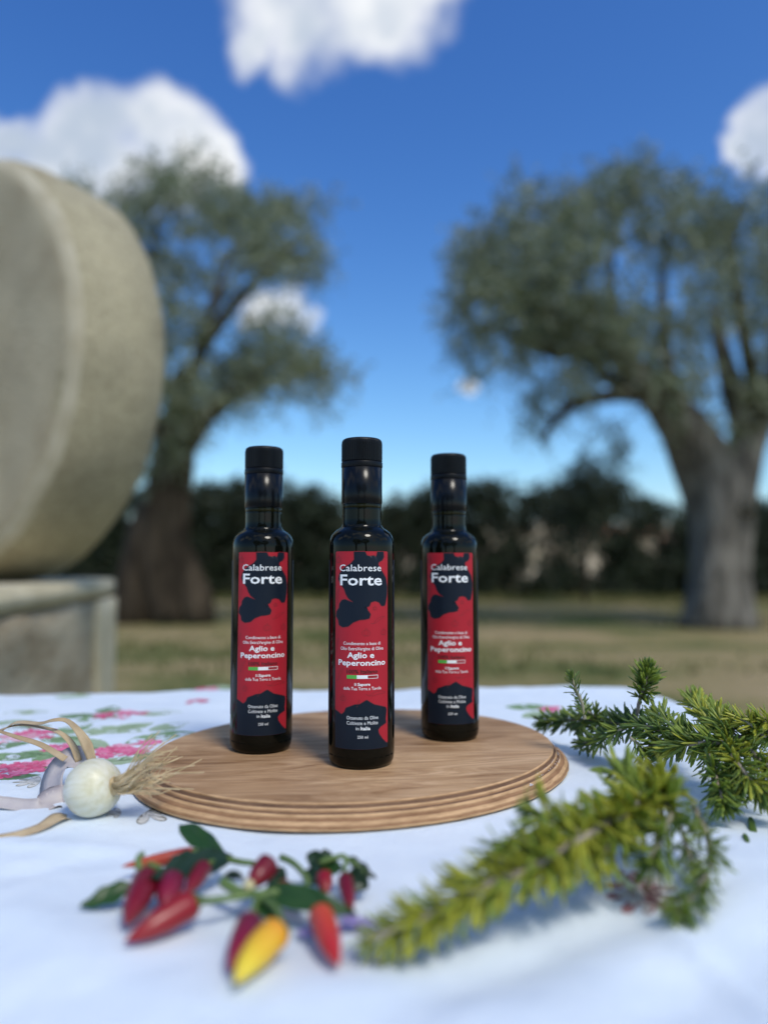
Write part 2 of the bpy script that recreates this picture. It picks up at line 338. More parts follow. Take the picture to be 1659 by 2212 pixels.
tree_part('trunk', mb, bark_dark, t)
for L_ in [[(400, 880), (440, 740), (480, 600), (520, 500)], [(390, 890), (330, 760), (320, 620), (340, 480)], [(460, 880), (560, 830), (640, 800), (720, 815)], [(430, 760), (520, 640), (600, 560), (650, 520)], [(378, 960), (300, 880), (230, 780)]]:
    mb = MB(); pts = bez([PD(x, y, Y + (random.uniform(-.7, .7) if i else -.2)) for i, (x, y) in enumerate(L_)], 9)
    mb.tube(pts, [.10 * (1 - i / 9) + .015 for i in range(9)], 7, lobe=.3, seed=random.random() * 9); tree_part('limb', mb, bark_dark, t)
conv = lambda x, y, r: (x / 2.035, y / 2.035 + 333.4, r / 2.035)
o = leaf_cloud('crown', crown_clumps(LT, conv, Y, 440, 650, 380, 2.0), 68000, .105, olive_leaf); o.parent = t; o.matrix_parent_inverse = Matrix.Translation(-Vector(t.location))

# two unseen trees added behind the camera, blocking low sky from the bottles' reflections
TREE_SRC = [o for o in bpy.data.objects if o.get('category') == 'tree']
for src, loc, rz, lab in [(TREE_SRC[0], (-2.9, -8.6, 0), 2.2, 'unseen olive tree added behind the camera on the left to darken reflections'), (TREE_SRC[1], (3.0, -9.4, 0), 3.4, 'unseen olive tree added behind the camera on the right to darken reflections')]:
    c = src.copy(); COL.objects.link(c); c.location = loc; c.rotation_euler = (0, 0, rz); c['label'] = lab
    for ch in [x for x in bpy.data.objects if x.parent == src]:
        d = ch.copy(); COL.objects.link(d); d.parent = c; d.matrix_parent_inverse = ch.matrix_parent_inverse.copy()

# ---- hedge along the back of the grove
cl = []
def hedge_top(px): # picture height of the hedge's top at px
    return float(np.interp(px, [-200, 420, 480, 560, 640, 730, 830, 900, 980, 1080, 1160, 1240, 1290, 1360, 1450, 1700, 1900], [1060, 1050, 1035, 1030, 1048, 1078, 1092, 1078, 1056, 1046, 1050, 1030, 1010, 1075, 1090, 1085, 1070]))
HOLES = [(1188, 1143), (1346, 1128), (1443, 1128), (1157, 1179), (1249, 1194), (1280, 1225), (1290, 1172), (1142, 1235), (861, 1190), (1400, 1190), (1060, 1170)]
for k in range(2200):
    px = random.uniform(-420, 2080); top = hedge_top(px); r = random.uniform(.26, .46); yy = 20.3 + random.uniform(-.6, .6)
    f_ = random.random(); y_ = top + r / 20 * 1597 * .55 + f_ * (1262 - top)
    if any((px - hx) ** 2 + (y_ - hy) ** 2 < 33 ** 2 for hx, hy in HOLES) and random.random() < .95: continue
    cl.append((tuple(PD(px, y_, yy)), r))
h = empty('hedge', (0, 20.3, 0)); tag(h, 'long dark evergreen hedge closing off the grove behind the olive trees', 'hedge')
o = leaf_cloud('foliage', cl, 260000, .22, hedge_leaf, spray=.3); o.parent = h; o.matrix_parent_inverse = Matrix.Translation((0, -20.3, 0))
for k in range(40):
    x = -11.5 + k * .62 + random.uniform(-.15, .15); mb = MB()
    mb.tube([(x, 20.3, -.05), (x + random.uniform(-.1, .1), 20.3, .8), (x + random.uniform(-.3, .3), 20.4, 1.9)], [.05, .04, .02], 6)
    o = mb.build('stem', bark_dark); o.parent = h; o.matrix_parent_inverse = Matrix.Translation((0, -20.3, 0))
# small olive sapling in front of the hedge
t = empty('sapling', PD(1262, 1262, 16.5)); tag(t, 'small dark tree between the big right olive and the hedge', 'tree')
t.location.z = 0
mb = MB(); mb.tube([(t.location.x, 16.5, -.05), PD(1266, 1200, 16.5), PD(1262, 1120, 16.5), PD(1270, 1040, 16.5)], [.06, .05, .04, .02], 7); tree_part('trunk', mb, bark_dark, t)
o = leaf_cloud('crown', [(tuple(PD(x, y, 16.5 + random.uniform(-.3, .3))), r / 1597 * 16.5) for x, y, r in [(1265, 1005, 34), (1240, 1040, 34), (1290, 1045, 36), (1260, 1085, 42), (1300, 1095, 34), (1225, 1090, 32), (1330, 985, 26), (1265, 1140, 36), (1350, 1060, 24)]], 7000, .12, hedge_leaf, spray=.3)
o.parent = t; o.matrix_parent_inverse = Matrix.Translation(-Vector(t.location))
# farmhouse on the rise, seen only through gaps of the hedge
wallm = simple('farmhouse_plaster', (.55, .36, .24), (.62, .44, .31), .9, 2); roofm = simple('terracotta_roof', (.36, .15, .08), (.45, .22, .13), .9, 6)
dark = simple('dark_window', (.03, .03, .035), rough=.2)
for (pxc, w_, hh, lab) in [(1345, 7, 2.9, 'peach-walled farmhouse far behind the hedge, left of the right olive trunk')]:
    Yh = 84; p = PD(pxc, 1200, Yh); z0 = ground_z(p.x, Yh) - 3.1
    hs_ = empty('farmhouse', (p.x, Yh, z0)); tag(hs_, lab, 'house')
    m = MB(); m.box((0, 0, hh / 2), (w_, 6, hh)); o = m.build('wall', wallm, hs_, False)
    m = MB(); r_ = w_ / 2 + .35
    m.add([(-r_, -3.4, hh), (r_, -3.4, hh), (r_, 3.4, hh), (-r_, 3.4, hh), (-r_, 0, hh + 1.3), (r_, 0, hh + 1.3)], [(0, 1, 5, 4), (2, 3, 4, 5), (0, 4, 3), (1, 2, 5), (0, 3, 2, 1)]); m.build('roof', roofm, hs_, False)
    for k in range(3):
        m = MB(); m.box(((k - 1) * w_ * .3, -3.0, hh * .55), (.9, .08, 1.2)); m.build('window', dark, hs_, False)

# ---- millstone and its stone block
stone, nt, b = new_mat('millstone_granite'); b.inputs['Roughness'].default_value = .92; b.inputs['Specular IOR Level'].default_value = .25
n1 = tex_noise(nt, 3.2, 7, .68); n2 = tex_noise(nt, 75, 4, .75)
c1 = ramp(nt, n1, [(.3, (.27, .225, .14)), (.45, (.38, .34, .235)), (.6, (.46, .41, .28)), (.75, (.54, .48, .33))]); c2 = ramp(nt, n2, [(.35, (.72, .71, .68)), (.65, (1.12, 1.12, 1.12))])
mx = N(nt, 'ShaderNodeMix', data_type='RGBA', blend_type='MULTIPLY'); mx.inputs['Factor'].default_value = 1; nt.links.new(c1, mx.inputs['A']); nt.links.new(c2, mx.inputs['B']); nt.links.new(mx.outputs['Result'], b.inputs['Base Color'])
bump(nt, b, n2, .002); 
face = simple('millstone_face', (.36, .31, .215), (.50, .445, .32), .92, 5, .006, 80, .25)
rimm = simple('worn_pale_rim', (.42, .37, .26), (.52, .475, .36), .9, 14, .004, 60)
c0 = Vector((-1.255, 2.08, EYE + .563 - .006)); ax = Vector((.16, .25, 0)).normalized(); T = .295; R = .612
t = empty('millstone', (c0.x + ax.x * T / 2, c0.y + ax.y * T / 2, c0.z - R)); tag(t, 'huge round upright stone mill wheel on a stone block at left', 'millstone')
prof = [(.09, 0), (.20, -.004), (.40, -.002), (.545, 0), (.570, .004), (.587, .014), (.600, .028), (R - .003, .048), (R + .004, .10), (R + .006, .2), (R, T - .03), (R - .02, T - .008), (.57, T), (.3, T + .002), (.09, T), (.09, 0)]
m = MB(); n_ = 128
prof2 = []
for i in range(len(prof) - 1):
    (r0, z0_), (r1, z1_) = prof[i], prof[i + 1]; k = max(1, int(max(abs(r1 - r0), abs(z1_ - z0_)) / .04))
    for j in range(k): prof2.append((r0 + (r1 - r0) * j / k, z0_ + (z1_ - z0_) * j / k))
prof2.append(prof[-1])
m.lathe(prof2, n_, close=False)
vv = []
for v in m.v:
    q = Vector(v); d = mn.noise(q * 6) * .006 + mn.noise(q * 19) * .003; rr = Vector((q.x, q.y, 0)).normalized()
    vv.append(q + rr * d + Vector((0, 0, 1)) * mn.noise(q * 8 + Vector((5, 5, 5))) * .005)
m.v = vv
me = m.mesh('wheel'); me.materials.append(stone); me.materials.append(face); me.materials.append(rimm)
mi = []
for p in me.polygons:
    cz = sum(me.vertices[i].co.z for i in p.vertices) / 4; cr = sum(me.vertices[i].co.xy.length for i in p.vertices) / 4
    mi.append(1 if cz < .0035 and cr < .572 else (2 if cz < .034 and cr > .57 else 0))
me.polygons.foreach_set('material_index', mi)
o = link('wheel', me, None, t); q = ax.to_track_quat('Z', 'Y'); o.rotation_euler = q.to_euler(); o.location = Vector(c0) - Vector(t.location)

A = Vector((-.66, .75, 0)); B = Vector((-.945, 2.62, 0)); dv = (B - A).normalized(); nv = Vector((-dv.y, dv.x, 0)); H = EYE - .056; Ln = (B - A).length
t = empty('stone_block', (A + B) / 2 + nv * .7); t.rotation_euler = (0, 0, atan2(dv.y, dv.x)); tag(t, 'rough limestone block with pale worn edges carrying the mill wheel', 'stone block')
blockm, nt, b = new_mat('rough_limestone'); b.inputs['Roughness'].default_value = .95
n1 = tex_noise(nt, 6, 6, .65, stretch=(.3, 1, 1)); n2 = tex_noise(nt, 40, 5, .7, stretch=(.5, 1, 1))
nt.links.new(ramp(nt, n1, [(.3, (.18, .125, .07)), (.43, (.32, .26, .17)), (.58, (.44, .385, .28)), (.8, (.50, .42, .28))]), b.inputs['Base Color']); bump(nt, b, n2, .012)
pale = simple('pale_worn_stone', (.48, .42, .28), (.62, .55, .39), .95, 9, .004, 50)
def rough_box(name, c, d, mat, parent, amp, n=14):
    bm = bmesh.new(); bmesh.ops.create_cube(bm, size=1)
    bmesh.ops.scale(bm, vec=Vector(d), verts=bm.verts); bmesh.ops.bevel(bm, geom=bm.edges[:], offset=min(d) * .12 if min(d) < .1 else .012, segments=2, affect='EDGES')
    bmesh.ops.subdivide_edges(bm, edges=[e for e in bm.edges if e.calc_length() > .15], cuts=n, use_grid_fill=True)
    for v in bm.verts:
        q = v.co + Vector(c); v.co += Vector((mn.noise(q * 7), mn.noise(q * 7 + Vector((9, 0, 0))), mn.noise(q * 7 + Vector((0, 9, 0))))) * amp; v.co += Vector(c)
    me = bpy.data.meshes.new(name); bm.to_mesh(me); bm.free(); return link(name, me, mat, parent)
rough_box('body', (0, 0, (H - .055) / 2 - .01), (Ln - .01, 1.38, H - .055 + .02), blockm, t, .016)
rough_box('top_slab', (0, 0, H - .027), (Ln, 1.4, .054), pale, t, .004)
rough_box('corner_margin', (Ln / 2 - .125, -.69, (H - .056) / 2 - .01), (.25, .03, H - .056), pale, t, .004)

# ================================================================== TABLE AND CLOTH
CF = Vector((.339, 1.052)); FL = Vector((-1.05, .952)); NR = Vector((.585, .10)); NL = Vector((-1.05, .02))
def quad_pt(u, v):
    return (FL * (1 - u) + CF * u) * v + (NL * (1 - u) + NR * u) * (1 - v)
crA, crB = W(1400, 1960), W(1650, 2190)
crd = Vector((crB.x - crA.x, crB.y - crA.y)).normalized()
F2 = lambda a, b: (W(*a).xy, W(*b).xy)
FOLDS = [(*F2((900, 2170), (1330, 1990)), .016, -.0042), (*F2((700, 2140), (1150, 2230)), .022, .0040), (*F2((1450, 2190), (1640, 2060)), .020, -.0040), (*F2((60, 1990), (320, 2140)), .020, .0030), (*F2((30, 1890), (230, 1850)), .014, -.0022)]
def cloth_h(x, y):
    z = .0011 * sin(x * 17 + 1.3 * sin(y * 11)) + .0008 * sin(y * 29 + x * 9) + .0006 * mn.noise(Vector((x * 60, y * 60, 0)))
    z += .0035 * mn.noise(Vector((x * 7, y * 7, 3))) + .0012 * mn.noise(Vector((x * 24 + y * 12, y * 30, 8)))
    q = Vector((x - crA.x, y - crA.y)); s = q.dot(crd); dd = abs(q.x * crd.y - q.y * crd.x)
    z += .0030 * exp(-(dd / .006) ** 2) * (1 if s > -.02 else exp(-((s + .02) / .02) ** 2))
    z += .0016 * exp(-(abs(y - .44 + .12 * x) / .008) ** 2) * (1 if x < -.15 else exp(-((x + .15) / .03) ** 2))
    for (fa, fb, wd, am) in FOLDS:
        q = Vector((x, y)) - fa; d_ = (fb - fa).normalized(); s_ = q.dot(d_); L_ = (fb - fa).length; dd = q.x * d_.y - q.y * d_.x
        z += am * exp(-(dd / wd) ** 2) * (1 if 0 <= s_ <= L_ else exp(-((min(s_, L_ - s_)) / .05) ** 2))
    bx, by = x + .022, y - .655
    k = 1 - exp(-max(0, sqrt((bx / .19) ** 2 + (by / .165) ** 2) - 1.0) * 12) if (bx / .19) ** 2 + (by / .165) ** 2 > 1 else 0
    return z * k - .0006
nu, nv_ = 330, 230
vs = []
for j in range(nv_ + 1):
    for i in range(nu + 1):
        p = quad_pt(i / nu, j / nv_); vs.append((p.x, p.y, TAB + cloth_h(p.x, p.y)))
fs = [(j * (nu + 1) + i, j * (nu + 1) + i + 1, (j + 1) * (nu + 1) + i + 1, (j + 1) * (nu + 1) + i) for j in range(nv_) for i in range(nu)]
per = [i for i in range(nu)] + [j * (nu + 1) + nu for j in range(nv_)] + [nv_ * (nu + 1) + i for i in range(nu, 0, -1)] + [j * (nu + 1) for j in range(nv_, 0, -1)]
cen = quad_pt(.5, .5); prev = per; L = len(per)
edge_n = []
for idx in per:
    i, j = idx % (nu + 1), idx // (nu + 1)
    nn = Vector((0, 0))
    if j == 0: nn += Vector((0, -1))
    if j == nv_: nn += Vector((-.072, .997))
    if i == 0: nn += Vector((-1, 0))
    if i == nu: nn += Vector((.968, .25))
    edge_n.append(nn.normalized())
for step, (o_, z_) in enumerate([(.003, -.0008), (.0065, -.004), (.0085, -.009), (.010, -.025), (.012, -.06), (.016, -.11), (.022, -.17), (.028, -.23), (.031, -.26)]):
    cur = []
    for k, idx in enumerate(per):
        b0 = Vector(vs[idx]); fold = .018 * max(0, -z_ - .02) / .24 * (sin(k * .16) + .5 * sin(k * .31 + 2))
        d = edge_n[k] * (o_ + fold); vs.append((b0.x + d.x, b0.y + d.y, b0.z + z_)); cur.append(len(vs) - 1)
    for k in range(L): fs.append((prev[k], cur[k], cur[(k + 1) % L], prev[(k + 1) % L]))
    prev = cur
clothm, nt, b = new_mat('white_cotton'); b.inputs['Roughness'].default_value = .88; b.inputs['Specular IOR Level'].default_value = .2
b.inputs['Sheen Weight'].default_value = .1
wv = tex_noise(nt, 1400, 2, .5, stretch=(1, .3, 1)); wv2 = tex_noise(nt, 1400, 2, .5, stretch=(.3, 1, 1)); ad = N(nt, 'ShaderNodeMath', operation='ADD'); nt.links.new(wv, ad.inputs[0]); nt.links.new(wv2, ad.inputs[1])
n3 = tex_noise(nt, 14, 5, .6)
nt.links.new(ramp(nt, n3, [(.3, (.70, .785, .87)), (.7, (.78, .855, .92))]), b.inputs['Base Color'])
p_ = bump(nt, b, ad.outputs[0], .0004, .7); bump(nt, b, tex_noise(nt, 38, 5, .65), .0030, .6, p_)
cloth = link('tablecloth', mesh('tablecloth', vs, fs), clothm); tag(cloth, 'white cotton tablecloth printed with pink flowers and green leaves', 'tablecloth')
tt = empty('table', (cen.x, cen.y, 0)); tag(tt, 'wooden table hidden beneath the white flowered cloth', 'table')
twood = simple('table_wood', (.22, .13, .07), (.30, .19, .11), .6, 8, .001, 30, stretch=(1, .15, 1))
ins = [Vector((NL.x + .012, NL.y + .012)), Vector((NR.x - .012, NR.y + .012)), Vector((CF.x - .012, CF.y - .012)), Vector((FL.x + .012, FL.y - .012))]
m = MB(); zt = TAB - .0075
m.add([(p.x - cen.x, p.y - cen.y, zt - .03) for p in ins] + [(p.x - cen.x, p.y - cen.y, zt) for p in ins], [(3, 2, 1, 0), (4, 5, 6, 7), (0, 1, 5, 4), (1, 2, 6, 5), (2, 3, 7, 6), (3, 0, 4, 7)]); m.build('table_top', twood, tt, False)
for p in ins:
    q = p + (cen - p) * .1; m = MB(); m.box((q.x - cen.x, q.y - cen.y, (zt - .03) / 2), (.05, .05, zt - .03)); m.build('leg', twood, tt, False)

# ---- printed motifs on the cloth (ink lies on the weave)
INK = {}
def ink(c):
    k = tuple(round(v, 3) for v in c)
    if k not in INK:
        m, nt, b = new_mat('printed_ink'); b.inputs['Roughness'].default_value = .88; b.inputs['Specular IOR Level'].default_value = .2
        nt.links.new(ramp(nt, tex_noise(nt, 160, 4, .7), [(.3, c), (.75, tuple(min(.85, v * .75 + .2) for v in c))]), b.inputs['Base Color']); INK[k] = m
    return INK[k]
layer = [0]
def decal(polys, name, z=.00014):
    """polys: list of (outline, colour index)"""
    mb = MB(); cols = []
    for pts, col in polys:
        z += .000004; c = sum((Vector(p) for p in pts), Vector((0, 0))) / len(pts)
        if col not in cols: cols.append(col)
        mb.cur = cols.index(col)
        vs = [(c.x, c.y, TAB + cloth_h(c.x, c.y) + z)] + [(p[0], p[1], TAB + cloth_h(p[0], p[1]) + z) for p in pts]
        mb.add(vs, [(0, 1 + i, 1 + (i + 1) % len(pts)) for i in range(len(pts))])
    me = mb.mesh(name)
    for c in cols: me.materials.append(ink(c))
    if len(cols) > 1: me.polygons.foreach_set('material_index', mb.m)
    o = link(name, me, None, cloth, False); return o
def petal(cx, cy, a, l, w, n=8):
    out = []
    for i in range(n):
        t_ = 2 * pi * i / n; u = .5 - .5 * cos(t_); v = sin(t_) * (.35 + .65 * u)
        x = u * l; y = v * w / 2; out.append((cx + x * cos(a) - y * sin(a), cy + x * sin(a) + y * cos(a)))
    return out
PINKS = [(.72, .06, .20), (.80, .16, .33), (.62, .03, .15), (.82, .34, .48), (.74, .10, .26)]
GREENS = [(.10, .22, .07), (.16, .30, .11), (.07, .16, .06), (.30, .42, .24)]
def flower(px, py, w, pale_=0, sq=1.0):
    c = W(px, py); polys = []; R_ = w / 2 * .86
    for k in range(17):
        a = random.uniform(0, 2 * pi); r = R_ * sqrt(random.random()) * .85; fx, fy = c.x + cos(a) * r, c.y + sin(a) * r * sq
        base = random.choice(PINKS)
        if pale_: base = tuple(v * (1 - pale_) + .75 * pale_ for v in base)
        n5 = random.randint(4, 5); a0 = random.random() * 6
        for q in range(n5): polys.append((petal(fx, fy, a0 + q * 2 * pi / n5, R_ * .36, R_ * .30), base))
        polys.append((petal(fx - R_ * .04, fy, 0, R_ * .09, R_ * .09), (.35, .02, .10)))
    decal(polys, 'printed_flower')
def pleaf(px, py, w, ang, col=0, asp=.55, veins=True):
    c = W(px, py); g = GREENS[col]; a = radians(ang); x0, y0 = c.x - cos(a) * w / 2, c.y - sin(a) * w / 2
    pts = []; n = 26
    for i in range(n):
        t_ = i / n; s_ = 1 if t_ < .5 else -1; u = t_ * 2 if t_ < .5 else 2 - t_ * 2
        hw = w * asp * .5 * sin(pi * u ** .8) * (1 + .10 * (i % 2)); x = u * w; y = s_ * hw
        pts.append((x0 + x * cos(a) - y * sin(a), y0 + x * sin(a) + y * cos(a)))
    polys = [(pts, g)]
    if veins:
        dk = tuple(v * .45 for v in g)
        def seg(u0, v0, u1, v1, ww):
            p0 = (x0 + u0 * w * cos(a) - v0 * w * sin(a), y0 + u0 * w * sin(a) + v0 * w * cos(a)); p1 = (x0 + u1 * w * cos(a) - v1 * w * sin(a), y0 + u1 * w * sin(a) + v1 * w * cos(a))
            dx, dy = p1[0] - p0[0], p1[1] - p0[1]; l = sqrt(dx * dx + dy * dy); nx_, ny_ = -dy / l * ww, dx / l * ww
            polys.append(([(p0[0] + nx_, p0[1] + ny_), (p1[0], p1[1]), (p0[0] - nx_, p0[1] - ny_)], dk))
        seg(0, 0, .95, 0, w * .018)
        for u in (.2, .36, .52, .68):
            for s_ in (-1, 1): seg(u, 0, u + .16, s_ * asp * .36 * sin(pi * min(.95, u + .12)), w * .010)
    decal(polys, 'printed_leaf', .00009 + .00001 * random.random())
for a in [(375, 1588, .050, 20, 1), (368, 1572, .05, 50, 3), (38, 1679, .036, 15, 0), (104, 1659, .040, 25, 0), (10, 1634, .04, 0, 1), (48, 1632, .045, 40, 0), (90, 1628, .045, -20, 1), (142, 1598, .045, 20, 1), (303, 1632, .040, 40, 0), (264, 1640, .045, 10, 3),
          (333, 1597, .055, 30, 1), (175, 1546, .055, -10, 0), (215, 1553, .05, 30, 1), (340, 1541, .06, 0, 3), (160, 1577, .05, 60, 1), (60, 1573, .05, 10, 0), (200, 1606, .05, -30, 3), (190, 1585, .06, 10, 3), (255, 1579, .06, -15, 3), (15, 1612, .045, 30, 0),
          (30, 1560, .05, 0, 3), (285, 1572, .05, 40, 3), (60, 1536, .05, 20, 3), (1145, 1531, .06, 0, 1), (1165, 1545, .05, 30, 3), (480, 1487, .05, 0, 3), (165, 1618, .045, 20, 0), (120, 1640, .045, -10, 1), (160, 1500, .05, 0, 3),
          (-40, 1600, .05, 10, 0), (-60, 1660, .05, 40, 1), (235, 1530, .05, 100, 0)]:
    pleaf(a[0], a[1], a[2], a[3], a[4])
for a in [(62, 1656, .060), (-10, 1668, .065), (110, 1648, .045), (75, 1590, .055), (262, 1545, .070), (245, 1623, .050), (292, 1613, .060), (128, 1614, .035), (425, 1517, .035), (445, 1491, .04), (1190, 1536, .04), (30, 1597, .05, .4), (-60, 1610, .06), (-70, 1540, .06)]:
    flower(*a)
def sketch_motif(px, py, w, ang, col, name='printed_sketch'):
    """line drawn blossom: pale petals with thin outlines"""
    c = W(px, py); polys = []
    for k in range(5):
        a = radians(ang) + (k - 2) * .62
        polys.append((petal(c.x, c.y, a, w, w * .42, 12), col)); pp = petal(c.x, c.y, a, w * .93, w * .36, 12); polys.append((pp, (.66, .655, .62)))
        for q in (-.1, 0, .1):
            dx, dy = cos(a + q) * w * .8, sin(a + q) * w * .8
            polys.append(([(c.x - dy * .012, c.y + dx * .012), (c.x + dx, c.y + dy), (c.x + dy * .012, c.y - dx * .012)], col))
    decal(polys, name)
sketch_motif(318, 1752, .026, -10, (.16, .15, .12)); sketch_motif(262, 1757, .012, 200, (.10, .09, .07)); sketch_motif(88, 1690, .020, 200, (.35, .36, .32))
sketch_motif(1395, 1935, .022, 220, (.28, .09, .10)); sketch_motif(1385, 1925, .020, 330, (.12, .05, .06)); sketch_motif(1355, 1912, .016, 20, (.35, .12, .14))

# ================================================================== BOARD
bc = Vector((-.0222, .655)); ba = .5; A0, B0 = .1755, .151; bth = BRD - TAB
board = empty('serving_board', (bc.x, bc.y, TAB)); board.rotation_euler = (0, 0, ba)
tag(board, 'oval wooden serving board with stepped moulded edge under the three bottles', 'serving board')
woodt, nt, b = new_mat('board_walnut_top'); b.inputs['Roughness'].default_value = .62; b.inputs['Specular IOR Level'].default_value = .18
tcn = N(nt, 'ShaderNodeTexCoord'); mp = N(nt, 'ShaderNodeMapping'); mp.inputs['Rotation'].default_value = (0, 0, -ba + .22 + pi * 0); mp.inputs['Scale'].default_value = (.9, 9, 3)
mp.vector_type = 'POINT'
rot = N(nt, 'ShaderNodeMapping'); rot.inputs['Rotation'].default_value = (0, 0, ba - .10); nt.links.new(tcn.outputs['Object'], rot.inputs[0])
st = N(nt, 'ShaderNodeMapping'); st.inputs['Scale'].default_value = (1, 4.2, 4); nt.links.new(rot.outputs[0], st.inputs[0])
g1 = tex_noise(nt, 9, 8, .62, vec=st.outputs[0], dist=1.6); 
st2 = N(nt, 'ShaderNodeMapping'); st2.inputs['Scale'].default_value = (1, 26, 6); nt.links.new(rot.outputs[0], st2.inputs[0]); g2 = tex_noise(nt, 30, 4, .7, vec=st2.outputs[0])
big = tex_noise(nt, 5, 3, .5, vec=rot.outputs[0])
c1 = ramp(nt, g1, [(.28, (.22, .118, .055)), (.42, (.39, .235, .122)), (.58, (.53, .345, .195)), (.75, (.70, .49, .31))])
c2 = ramp(nt, g2, [(.30, (.78, .75, .72)), (.5, (1, 1, 1)), (.75, (1.08, 1.06, 1.04))]); c3 = ramp(nt, big, [(.32, (.74, .68, .62)), (.5, (1, .98, .96)), (.68, (1.14, 1.13, 1.1))])
mx = N(nt, 'ShaderNodeMix', data_type='RGBA', blend_type='MULTIPLY'); mx.inputs['Factor'].default_value = 1; nt.links.new(c1, mx.inputs['A']); nt.links.new(c2, mx.inputs['B'])
mx2 = N(nt, 'ShaderNodeMix', data_type='RGBA', blend_type='MULTIPLY'); mx2.inputs['Factor'].default_value = 1; nt.links.new(mx.outputs['Result'], mx2.inputs['A']); nt.links.new(c3, mx2.inputs['B'])
nt.links.new(mx2.outputs['Result'], b.inputs['Base Color']); bump(nt, b, g2, .0006, .8)
ply, nt, b = new_mat('board_edge_plies'); b.inputs['Roughness'].default_value = .7; b.inputs['Specular IOR Level'].default_value = .3
tcn = N(nt, 'ShaderNodeTexCoord'); sx = N(nt, 'ShaderNodeSeparateXYZ'); nt.links.new(tcn.outputs['Object'], sx.inputs[0])
warp = tex_noise(nt, 18, 3, .5); z1 = N(nt, 'ShaderNodeMath', operation='MULTIPLY_ADD'); nt.links.new(warp, z1.inputs[0]); z1.inputs[1].default_value = .0016; nt.links.new(sx.outputs['Z'], z1.inputs[2])
z2 = N(nt, 'ShaderNodeMath', operation='MULTIPLY'); nt.links.new(z1.outputs[0], z2.inputs[0]); z2.inputs[1].default_value = 1 / .0034; z3 = N(nt, 'ShaderNodeMath', operation='FRACT'); nt.links.new(z2.outputs[0], z3.inputs[0])
g3 = tex_noise(nt, 60, 5, .65, stretch=(1, 1, 6))
c1 = ramp(nt, z3.outputs[0], [(0, (.30, .165, .085)), (.42, (.42, .25, .13)), (.5, (.64, .42, .23)), (.93, (.58, .37, .20)), (1, (.25, .14, .07))]); c2 = ramp(nt, g3, [(.3, (.68, .62, .56)), (.6, (1.08, 1.05, 1.02))])
mx = N(nt, 'ShaderNodeMix', data_type='RGBA', blend_type='MULTIPLY'); mx.inputs['Factor'].default_value = 1; nt.links.new(c1, mx.inputs['A']); nt.links.new(c2, mx.inputs['B']); nt.links.new(mx.outputs['Result'], b.inputs['Base Color'])
bump(nt, b, g3, .0010)
groove = simple('dark_groove', (.12, .06, .032), (.22, .12, .065), .8, 60, .0005, 200)  # darker brown for the rim's steps and bottom edge
# profile: (outset, height, material)
PR = [(-.0010, bth, 0), (-.0002, bth - .0004, 1), (0, bth - .0014, 1), (.0003, bth - .0026, 2), (.0018, bth - .0030, 2), (.0022, bth - .0034, 1), (.0030, bth - .0052, 1), (.0036, bth - .0056, 2), (.0046, bth - .0058, 2), (.0058, bth - .0078, 1), (.0063, bth - .0082, 1), (.0074, bth - .0085, 1), (.0100, bth - .0100, 1), (.0118, bth - .0118, 1), (.0126, bth - .0136, 1), (.0120, .0007, 1), (.0105, .0002, 2)]
NB = 220; vs = []; fs = []; mi = []
for (o_, z_, m_) in PR:
    for k in range(NB):
        a = 2 * pi * k / NB; nx_, ny_ = cos(a) / A0, sin(a) / B0; l = sqrt(nx_ ** 2 + ny_ ** 2)
        chip = .0004 * mn.noise(Vector((cos(a) * 30, sin(a) * 30, z_ * 300)))
        vs.append((A0 * cos(a) + nx_ / l * (o_ + chip), B0 * sin(a) + ny_ / l * (o_ + chip), z_ + chip * .4))
for i in range(len(PR) - 1):
    for k in range(NB): fs.append((i * NB + k, (i + 1) * NB + k, (i + 1) * NB + (k + 1) % NB, i * NB + (k + 1) % NB)); mi.append(PR[i + 1][2])
me = mesh('moulded_rim', vs, fs + [tuple((len(PR) - 1) * NB + k for k in range(NB - 1, -1, -1))]); mi.append(1)
for m_ in (woodt, ply, groove): me.materials.append(m_)
me.polygons.foreach_set('material_index', mi); o = link('moulded_rim', me, None, board, True); 
# top surface as rings
vs = [(0, 0, bth)]; fs = []
RN = 14
for i in range(1, RN + 1):
    for k in range(NB):
        a = 2 * pi * k / NB; s_ = i / RN; x, y = (A0 - .0010) * cos(a) * s_, (B0 - .0010) * sin(a) * s_; vs.append((x, y, bth))
for k in range(NB): fs.append((0, 1 + k, 1 + (k + 1) % NB))
for i in range(RN - 1):
    for k in range(NB): fs.append((1 + i * NB + k, 1 + (i + 1) * NB + k, 1 + (i + 1) * NB + (k + 1) % NB, 1 + i * NB + (k + 1) % NB))
link('top_face', mesh('top_face', vs, fs), woodt, board)
saltm = simple('salt_crystal', (.82, .80, .82), rough=.4)
def crumb(name, pt, r, n, mat, lab, cat):
    mb = MB()
    for _ in range(n):
        q = Vector(pt) + Vector((random.gauss(0, r * .5), random.gauss(0, r * .5), abs(random.gauss(0, r * .3)))); s_ = r * random.uniform(.2, .5)
        mb.box(q, (s_, s_ * random.uniform(.6, 1), s_ * random.uniform(.5, 1)), random.random() * 3)
    return tag(mb.build(name, mat, None, False), lab, cat)
crumb('salt_crumb', W(1146, 1697, .0075), .0018, 22, saltm, 'white salty crumb stuck on the right edge of the board', 'crumb')
mb = MB()
